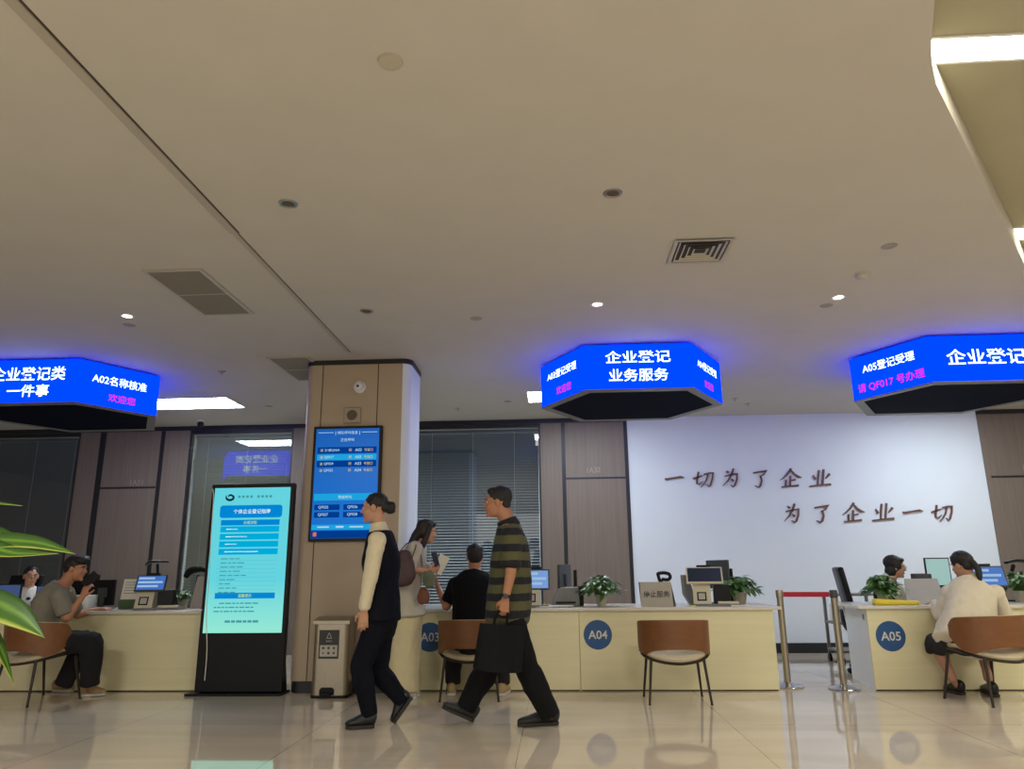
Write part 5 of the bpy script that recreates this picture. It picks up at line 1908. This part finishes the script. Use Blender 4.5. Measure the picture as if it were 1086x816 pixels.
bm = B(); c = wr - dd * .024 + V((.0, -.036, 0)); rod(bm, c, c + V((0, -.010, 0)), .019, n=20); obj('watch_face', bm, M_DKGREY, wb)
bm = B(); c = P(529, 641, Y0 - .185); bx(bm, -.016, .016, -.004, .004, -.014, .014); xf(bm, M4.Translation(c)); obj('red_tag', bm, mat('red_tag', (150, 40, 40), .7, var=.05), t)

# ---- his bag
hc = V(f.arms['l'][2]) + V((-.02, -.0, -.092))
YB_ = hc.y + .012
tl, tr, brp, bl_ = P(509, 661, YB_), P(557, 665, YB_), P(553.5, 713, YB_), P(501.5, 708.5, YB_)
t = empty('tote_bag', ((tl.x + tr.x) / 2, YB_, bl_.z), 0, 'soft black briefcase bag hanging from the walking man\'s hand', 'bag')
bm = B()
nu, nv = 12, 10
fr, bk = [], []
for j in range(nv + 1):
    v = j / nv
    r1, r2 = [], []
    for i in range(nu + 1):
        u = i / nu
        p = (bl_ * (1 - u) + brp * u) * (1 - v) + (tl * (1 - u) + tr * u) * v
        th = .055 * (1 - v) ** .6 * min(1, min(u, 1 - u) * 9) ** .5 + .010 + .008 * sin(7 * u + 3 * v)
        th = max(.010, th)
        r1.append(bm.verts.new(p + V((0, -th, -.012 * sin(pi * u) * (1 - v)))))
        r2.append(bm.verts.new(p + V((0, th, -.012 * sin(pi * u) * (1 - v)))))
    fr.append(r1); bk.append(r2)
for j in range(nv):
    for i in range(nu):
        bm.faces.new((fr[j][i], fr[j][i + 1], fr[j + 1][i + 1], fr[j + 1][i]))
        bm.faces.new((bk[j][i], bk[j + 1][i], bk[j + 1][i + 1], bk[j][i + 1]))
for i in range(nu):
    bm.faces.new((fr[0][i], bk[0][i], bk[0][i + 1], fr[0][i + 1]))
    bm.faces.new((fr[nv][i], fr[nv][i + 1], bk[nv][i + 1], bk[nv][i]))
for j in range(nv):
    bm.faces.new((fr[j][0], fr[j + 1][0], bk[j + 1][0], bk[j][0]))
    bm.faces.new((fr[j][nu], bk[j][nu], bk[j + 1][nu], fr[j + 1][nu]))
M_BAG = mat('black_bag_cloth', (18, 18, 19), .8, spec=.2, var=.12, scale=40, bump=.3, bscale=180)
smooth_angle(obj('bag_body', bm, M_BAG, t), 50)
for sg in (-1, 1):
    bm = B()
    a = tl * .68 + tr * .32 + V((0, sg * .012, -.03))
    b_ = tl * .40 + tr * .60 + V((0, sg * .012, -.03))
    limb(bm, [a, a + Z * .05, hc + V((-.035, sg * .006, .0)), hc + V((0, sg * .006, .012)), hc + V((.035, sg * .006, .0)), b_ + Z * .05, b_], [(.004, .010)] * 7, (0, 1, 0), n=8)
    obj('handle', bm, M_BAG, t, smooth=True)
bm = B(); prism(bm, [p + V((0, -.075, 0)) for p in (bl_ * .72 + brp * .10 + tl * .16 + tr * .02, bl_ * .10 + brp * .72 + tl * .02 + tr * .16, bl_ * .04 + brp * .36 + tl * .08 + tr * .52, bl_ * .36 + brp * .04 + tl * .52 + tr * .08)], (0, .02, 0))
bm.free()

# ---- the woman with long hair standing at the left end of the A03 counter
Y0 = 7.22
hip = P(431, 652, Y0)
t = empty('person', ground(hip), 0, 'person with long dark hair, pale jacket and long cream skirt, standing by the column', 'person')
f = Fig(t, (1, .1, 0), hip, P(443, 577, Y0), P(452.5, 564, Y0), (1, .15, -.22),
        {'r': (P(439.5, 583, Y0 - .16), P(433.5, 603, Y0 - .21), P(453, 606, Y0 - .16), (1, .25, .05), (0, .8, .5), (.2, 0, 1), .8),
         'l': (P(444, 583, Y0 + .15), P(446, 606, Y0 + .18), P(459, 603, Y0 + .06), (1, -.2, .1), (0, -.8, .4), (.2, 0, 1), .7)},
        {'r': (P(431, 660, Y0 - .08), P(430, 697, Y0 - .08), P(426, 731, Y0 - .06), PZ(442, 741, .004), PZ(420, 742, .004)),
         'l': (P(432, 660, Y0 + .08), P(431, 697, Y0 + .08), P(429, 729, Y0 + .08), PZ(445, 738.5, .004), PZ(423, 739, .004))}, 'f', .93, .03)
f.body(); f.face_parts(M_HAIR_BR)
f.hair([('e', (-.030, 0, .0), (.088, .092, .092)), ('t', [(-.03, 0, .06), (-.085, 0, -.05), (-.115, 0, -.16), (-.13, 0, -.27)], [(.080, .06), (.085, .055), (.075, .045), (.045, .028)]),
        ('t', [(.02, .066, .07), (.018, .082, -.04), (-.01, .08, -.15), (-.02, .07, -.22)], [.03, .028, .03, .018]),
        ('t', [(.02, -.066, .07), (.018, -.082, -.04), (-.01, -.08, -.15), (-.02, -.07, -.22)], [.03, .028, .03, .018])], M_HAIR_BR, fringe=True)
bm = B(); f.torso(bm, .0, .96, .030, .15, .10)
for sd in ('l', 'r'):
    f.arm(bm, sd, 0, 1.25 if sd == 'r' else 1.6, (.068, .062, .055), .012, .2)
solid('jacket', bm, mat('pale_grey_jacket', (186, 180, 162), .8, var=.04), t, .008, 2, .008, 13)
bm = B()
limb(bm, [P(432, 630, Y0), P(430.5, 655, Y0), P(428, 690, Y0), P(424.5, 731, Y0)], [(.135, .125), (.178, .150), (.200, .165), (.225, .185)], f.lat, n=28, cap=.05)
solid('skirt', bm, mat('cream_skirt', (206, 194, 154), .85, var=.03), t, .010, 2, .012, 9)
for sd in ('l', 'r'):
    f.shoe(sd, mat('pale_sneaker', (190, 186, 174), .7, var=.05), mat('white_sole', (210, 206, 196), .7, var=.03), .044)
# her shoulder bag, phone, papers and small bags
hx = V(f.arms['r'][0])
Yb = Y0 - .275
t2 = empty('shoulder_bag', P(428, 622, Yb), 0, 'dark maroon shoulder bag worn by the woman with long hair', 'bag')
bm = B()
limb(bm, [P(429, 585, Yb), P(428, 598, Yb), P(427.5, 612, Yb), P(428, 619, Yb)], [(.055, .02), (.105, .045), (.118, .055), (.09, .05)], (1, 0, 0), n=20)
solid('bag_body', bm, mat('maroon_leather', (66, 40, 42), .5, var=.12), t2, .008, 2, .005, 14)
bm = B(); limb(bm, [P(420, 592, Yb), P(430, 578, Yb + .05), hx + V((-.0, .02, .075)), P(441, 580, Yb + .04), P(437, 592, Yb)], [(.011, .005)] * 5, (0, 1, 0), n=8); obj('strap', bm, mat('maroon_leather', ()), t2, smooth=True)
gh = f.arms['r'][2]
cw = P(462.0, 594, Y0 - .12)
bm = B(); bx(bm, -.036, .036, -.005, .005, -.075, .075, .006); xf(bm, M4.Translation(cw) @ M4.Rotation(radians(-15), 4, 'Y') @ M4.Rotation(radians(60), 4, 'Z')); tag(obj('phone', bm, M_BLACK), 'dark phone held up by the woman with long hair', 'phone')
cw = P(467.5, 599, Y0 - .05)
bm = B(); bx(bm, -.05, .05, -.001, .001, -.09, .09); xf(bm, M4.Translation(cw) @ M4.Rotation(radians(28), 4, 'Y') @ M4.Rotation(radians(25), 4, 'Z')); tag(obj('paper_slip', bm, M_PAPER), 'white slip of paper held by the woman with long hair', 'paper')
Yg = Y0 - .20
t3 = empty('cloth_bag', P(455, 622, Yg), 0, 'small sage green cloth bag hanging from the woman\'s forearm', 'bag')
bm = B(); limb(bm, [P(454, 607, Yg), P(455, 614, Yg), P(455, 621, Yg)], [(.045, .02), (.062, .035), (.05, .03)], (1, 0, 0), n=18); solid('bag_body', bm, mat('sage_cloth', (104, 112, 90), .85, var=.1), t3, .007, 2, .004, 16)
bm = B(); limb(bm, [P(450.5, 608, Yg), P(450.5, 601, Yg + .04), P(452.5, 600, Yg + .06), P(458, 608, Yg)], [(.006, .003)] * 4, (0, 1, 0), n=6); obj('strap', bm, mat('sage_cloth', ()), t3)
Yg = Y0 - .17
t3 = empty('handbag', P(449, 640, Yg), 0, 'rusty brown handbag hanging below the green cloth bag', 'bag')
bm = B(); limb(bm, [P(449, 625, Yg), P(449, 632, Yg), P(449, 639, Yg)], [(.04, .025), (.058, .04), (.05, .035)], (1, 0, 0), n=18); solid('bag_body', bm, mat('rust_leather', (112, 64, 40), .55, var=.12), t3, .007, 2, .004, 16)
bm = B(); limb(bm, [P(446, 626, Yg), P(447, 600, Yg + .0), P(446, 585, Yg - .01), P(452, 626, Yg)], [(.006, .003)] * 4, (0, 1, 0), n=6); obj('strap', bm, mat('rust_leather', ()), t3)


# ---- the man in the black T-shirt seated at A03
hip = V((-.79, 7.13, .535))
t = empty('person', ground(hip), 0, 'person seated at the A03 counter with back turned, in a black T-shirt', 'person')
lg = {'l': (V((-.88, 7.15, .50)), V((-1.0, 7.50, .47)), V((-1.0, 7.40, .10)), V((-1.04, 7.585, .004)), V((-1.0, 7.32, .004))),
      'r': (V((-.70, 7.15, .50)), V((-.55, 7.50, .47)), V((-.53, 7.38, .10)), V((-.50, 7.575, .004)), V((-.54, 7.31, .004)))}
f = Fig(t, (-.08, 1, 0), hip, P(503, 607.5, 7.31), P(503.5, 592, 7.34), (-.15, 1, -.12),
        {'l': (P(483.5, 621, 7.30), P(473.5, 644, 7.30), P(464, 622, 7.47), (-.45, .3, 1), (.8, .3, 0), (0, 1, .3), .9),
         'r': (P(522, 621, 7.28), P(530, 648, 7.36), V((-.50, 7.66, .80)), (.1, 1, .0), (0, 0, -1), (-1, .3, 0), .4)}, lg, 'm', .98, .05, 1.1, 1.08)
f.body(skin=M_SKIN_TAN); f.face_parts()
f.hair([('e', (-.03, 0, .07), (.09, .085, .065)), ('e', (.02, 0, .10), (.07, .07, .035)), ('e', (-.048, 0, .018), (.078, .083, .072))])
M_BK = mat('black_tshirt', (14, 15, 18), .9, var=.08, spec=.2)
bm = B(); f.torso(bm, -.16, .97, .022, .2, .03)
for sd in ('l', 'r'):
    f.arm(bm, sd, 0, .78, (.068, .066, .06), .012, .15)
solid('tshirt', bm, M_BK, t, .008, 2, .007, 12)
bm = B(); f.torso(bm, -.2, .06, .010)
for sd in ('l', 'r'):
    f.leg(bm, sd, 0, 2.0, (.095, .076, .066), .008, .1)
solid('trousers', bm, mat('black_trousers', (15, 15, 18), .9, var=.08), t, .008, 2, .006, 12)
for sd in ('l', 'r'):
    f.shoe(sd, mat('tan_sneaker', (176, 150, 104), .7, var=.08), mat('white_sole', ()), .047)

# ---- the man in the grey T-shirt seated at the left counter with a phone
hip = P(47, 680, 7.10); hip.z = .535
t = empty('person', ground(hip), 0, 'person in a grey T-shirt seated at the left counter holding a phone to the mouth', 'person')
fw = V((1, .22, 0)).normalized()
f = Fig(t, fw, hip, P(68, 620.5, 7.17), P(80.5, 603.5, 7.19), (1, .1, -.12),
        {'r': (P(63, 632, 7.0), P(70.5, 657, 7.02), P(87.5, 633, 7.06), (.25, .15, 1), (.2, 1, 0), (.9, -.2, .3), .85),
         'l': (P(70, 630, 7.32), P(82, 652.5, 7.52), P(103.5, 646.5, 7.72), (1, .15, .08), (.0, .2, -1), (.1, 1, 0), .5)},
        {'r': (hip + V((.03, -.09, -.03)), P(98, 681, 7.06), P(95, 727, 7.12), PZ(111.5, 737.5, .004), PZ(86, 739, .004)),
         'l': (hip + V((.0, .10, -.03)), P(92, 679, 7.34), P(66.5, 727, 7.30), PZ(77, 734, .004), PZ(56.5, 733.5, .004))}, 'm', 1.0, .07, 1.05)
f.body(skin=M_SKIN_TAN); f.face_parts()
f.hair([('e', (.03, 0, .085), (.085, .082, .045)), ('e', (-.05, 0, .03), (.075, .085, .075)), ('e', (.05, .02, .105), (.05, .05, .03))])
bm = B(); f.torso(bm, -.14, .97, .022, .2, .03)
for sd in ('l', 'r'):
    f.arm(bm, sd, 0, .80, (.068, .068, .064), .012, .15)
solid('tshirt', bm, mat('grey_tshirt', (128, 124, 110), .9, var=.04), t, .008, 2, .008, 12)
bm = B(); f.torso(bm, -.2, .06, .010)
for sd in ('l', 'r'):
    f.leg(bm, sd, 0, 2.0, (.098, .084, .076), .008, .1)
solid('trousers', bm, mat('black_trousers', ()), t, .008, 2, .006, 12)
for sd in ('l', 'r'):
    f.shoe(sd, mat('tan_sneaker', ()), mat('white_sole', ()), .047)
c = P(95.5, 614.5, 7.07)
bm = B(); bx(bm, -.038, .038, -.005, .005, -.08, .08, .006); xf(bm, M4.Translation(c) @ M4.Rotation(radians(48), 4, 'Y') @ M4.Rotation(radians(25), 4, 'Z'))
tag(obj('phone', bm, M_BLACK), 'dark phone at the mouth of the man in the grey T-shirt', 'phone')

# ---- the woman in the cream jacket seated at A05
hip = P(1024, 684, 7.12); hip.z = .53
t = empty('person', ground(hip), 0, 'person in a loose cream jacket seated at the A05 counter with back turned, dark ponytail', 'person')
f = Fig(t, (-.12, 1, 0), hip, P(1030, 616, 7.33), P(1020.5, 600, 7.38), (-.45, .9, -.2),
        {'l': (P(1008, 630, 7.30), P(999, 654, 7.40), P(992, 641, 7.72), (-.2, 1, .0), (0, 0, -1), (1, .2, 0), .4),
         'r': (P(1055, 630, 7.28), P(1066, 657, 7.38), P(1060, 643, 7.70), (-.3, 1, .0), (0, 0, -1), (-1, .2, 0), .4)},
        {'l': (hip + V((-.09, .02, -.03)), P(993, 684, 7.45), P(1011, 722, 7.36), PZ(1003, 733, .004), PZ(1022, 737.5, .004)),
         'r': (hip + V((.09, .02, -.03)), P(1042, 682, 7.45), P(1048, 721, 7.34), PZ(1043, 733, .004), PZ(1057, 740, .004))}, 'f', .98, .05, 1.1, 1.05)
f.body(); f.face_parts()
f.hair([('t', [(-.09, 0, .03), (-.135, 0, -.04), (-.14, .01, -.13), (-.12, .015, -.20)], [(.035, .03), (.034, .03), (.03, .024), (.008, .008)]), ('e', (-.01, 0, .055), (.10, .09, .085))], M_HAIR, fringe=True)
f.tab = [(-.3, .19, .14), (0, .19, .14), (.3, .185, .135), (.6, .185, .13), (.78, .178, .115), (.90, .145, .09), (1.0, .085, .07)]
bm = B(); f.torso(bm, -.17, .98, .016, .12, .05)
for sd in ('l', 'r'):
    f.arm(bm, sd, 0, 1.86, (.066, .066, .052), .014, .2)
f.tab = FEMALE
solid('jacket', bm, mat('cream_jacket', (216, 206, 182), .85, var=.03), t, .008, 3, .010, 9)
f.collar(mat('cream_jacket', ()), .09, .072, .05)
bm = B(); f.torso(bm, -.21, .05, .008)
for sd in ('l', 'r'):
    f.leg(bm, sd, 0, 1.12, (.110, .095, .09), .010, .2)
solid('shorts', bm, mat('black_shorts', (28, 27, 30), .85, var=.08), t, .008, 2, .006, 12)
for sd in ('l', 'r'):
    f.shoe(sd, mat('black_shoe_leather', ()), M_SOLE, .046, hi=.01)

# ---- staff behind the counters
hip = P(937, 640, 8.62); hip.z = .55
t = empty('person', ground(hip), 0, 'person with black hair and glasses in a dark waistcoat, seated behind the A05 counter', 'person')
f = Fig(t, (1, -.25, 0), hip, P(945, 616.5, 8.62), P(949.5, 602, 8.61), (1, -.2, -.12),
        {'r': (P(948, 625, 8.46), P(961, 637, 8.42), P(979, 638, 8.20), (1, -.25, -.05), (0, 0, -1), (0, 1, 0), .5),
         'l': (P(950, 625, 8.78), P(966, 638, 8.75), P(985, 636, 8.45), (1, -.5, .0), (0, 0, -1), (0, -1, 0), .5)}, seat_legs(hip, (1, -.1, 0)), 'f', .98, .02)
f.body(); f.face_parts()
f.hair([('e', (-.03, 0, .05), (.10, .09, .085)), ('e', (-.045, 0, -.045), (.065, .085, .075)), ('e', (-.005, 0, .02), (.074, .094, .082))], fringe=True)
bm = B(); f.torso(bm, .0, .96, .012)
for sd in ('l', 'r'):
    f.arm(bm, sd, 0, 1.85, (.060, .054, .040), .010, .3)
solid('blouse', bm, mat('cream_blouse', ()), t, .008, 2, .006, 16)
bm = B(); f.torso(bm, -.05, .89, .024, .2, .02); solid('waistcoat', bm, mat('black_waistcoat', (28, 28, 32), .8, var=.08), t, .008, 2, .004, 12)
bm = B(); f.torso(bm, -.2, .1, .014)
for sd in ('l', 'r'):
    f.leg(bm, sd, 0, 2.0, (.096, .072, .06), .006, .1)
solid('trousers', bm, M_NAVY, t, .009, 2)
for sd in ('l', 'r'):
    f.shoe(sd, M_SHOE_BLACK, M_SOLE)
bm = B()
for sg in (-1, 1):
    pts = [f.hm @ V((.101, sg * (.034 + .022 * cos(a)), .004 + .019 * sin(a))) for a in [2 * pi * k / 16 for k in range(17)]]
    for a, b_ in zip(pts, pts[1:]):
        rod(bm, a, b_, .0016, n=5)
    rod(bm, f.hm @ V((.101, sg * .055, .008)), f.hm @ V((.0, sg * .082, .006)), .0016, n=5)
rod(bm, f.hm @ V((.101, -.012, .006)), f.hm @ V((.101, .012, .006)), .0016, n=5)
obj('glasses', bm, M_DKGREY, t)

hip = P(30, 640, 8.72); hip.z = .55
t = empty('person', ground(hip), 0, 'person with tied black hair in a white blouse, seated behind the left counter among leaves', 'person')
f = Fig(t, (.75, -.7, 0), hip, P(31, 623.5, 8.70), P(33, 611.5, 8.68), (.75, -.75, -.1),
        {'r': (P(21.5, 630, 8.72), P(17, 648, 8.62), P(26, 646, 8.40), (.8, -.5, .0), (0, 0, -1), (.3, .9, 0), .5),
         'l': (P(41, 630, 8.78), P(50, 646, 8.62), P(48, 645, 8.40), (-.2, -1, .0), (0, 0, -1), (-1, 0, 0), .5)}, seat_legs(hip, (.5, -.85, 0), reach=.2), 'f', .96, .02)
f.body(); f.face_parts()
f.hair([('e', (-.12, 0, .02), (.04, .045, .045))], fringe=False)
bm = B(); f.torso(bm, -.05, .96, .018)
for sd in ('l', 'r'):
    f.arm(bm, sd, 0, 1.85, (.062, .056, .042), .012, .3)
solid('blouse', bm, mat('white_blouse', (226, 224, 218), .75, var=.03), t, .008, 2, .008, 14)
bm = B()
for q in ((.62, .13, .03), (.55, .13, -.05), (.72, .125, -.02)):
    ell(bm, f.sp(q[0]) + f.fwd * q[1] + f.lat * q[2], (.03, .018, .018), None, 10, 8)
solid('neck_scarf', bm, mat('dark_scarf', (30, 30, 34), .8, var=.1), t, .008, 1)
bm = B(); f.torso(bm, -.2, .04, .014)
for sd in ('l', 'r'):
    f.leg(bm, sd, 0, 2.0, (.096, .072, .06), .006, .1)
solid('trousers', bm, M_NAVY, t, .009, 2)
for sd in ('l', 'r'):
    f.shoe(sd, M_SHOE_BLACK, M_SOLE)
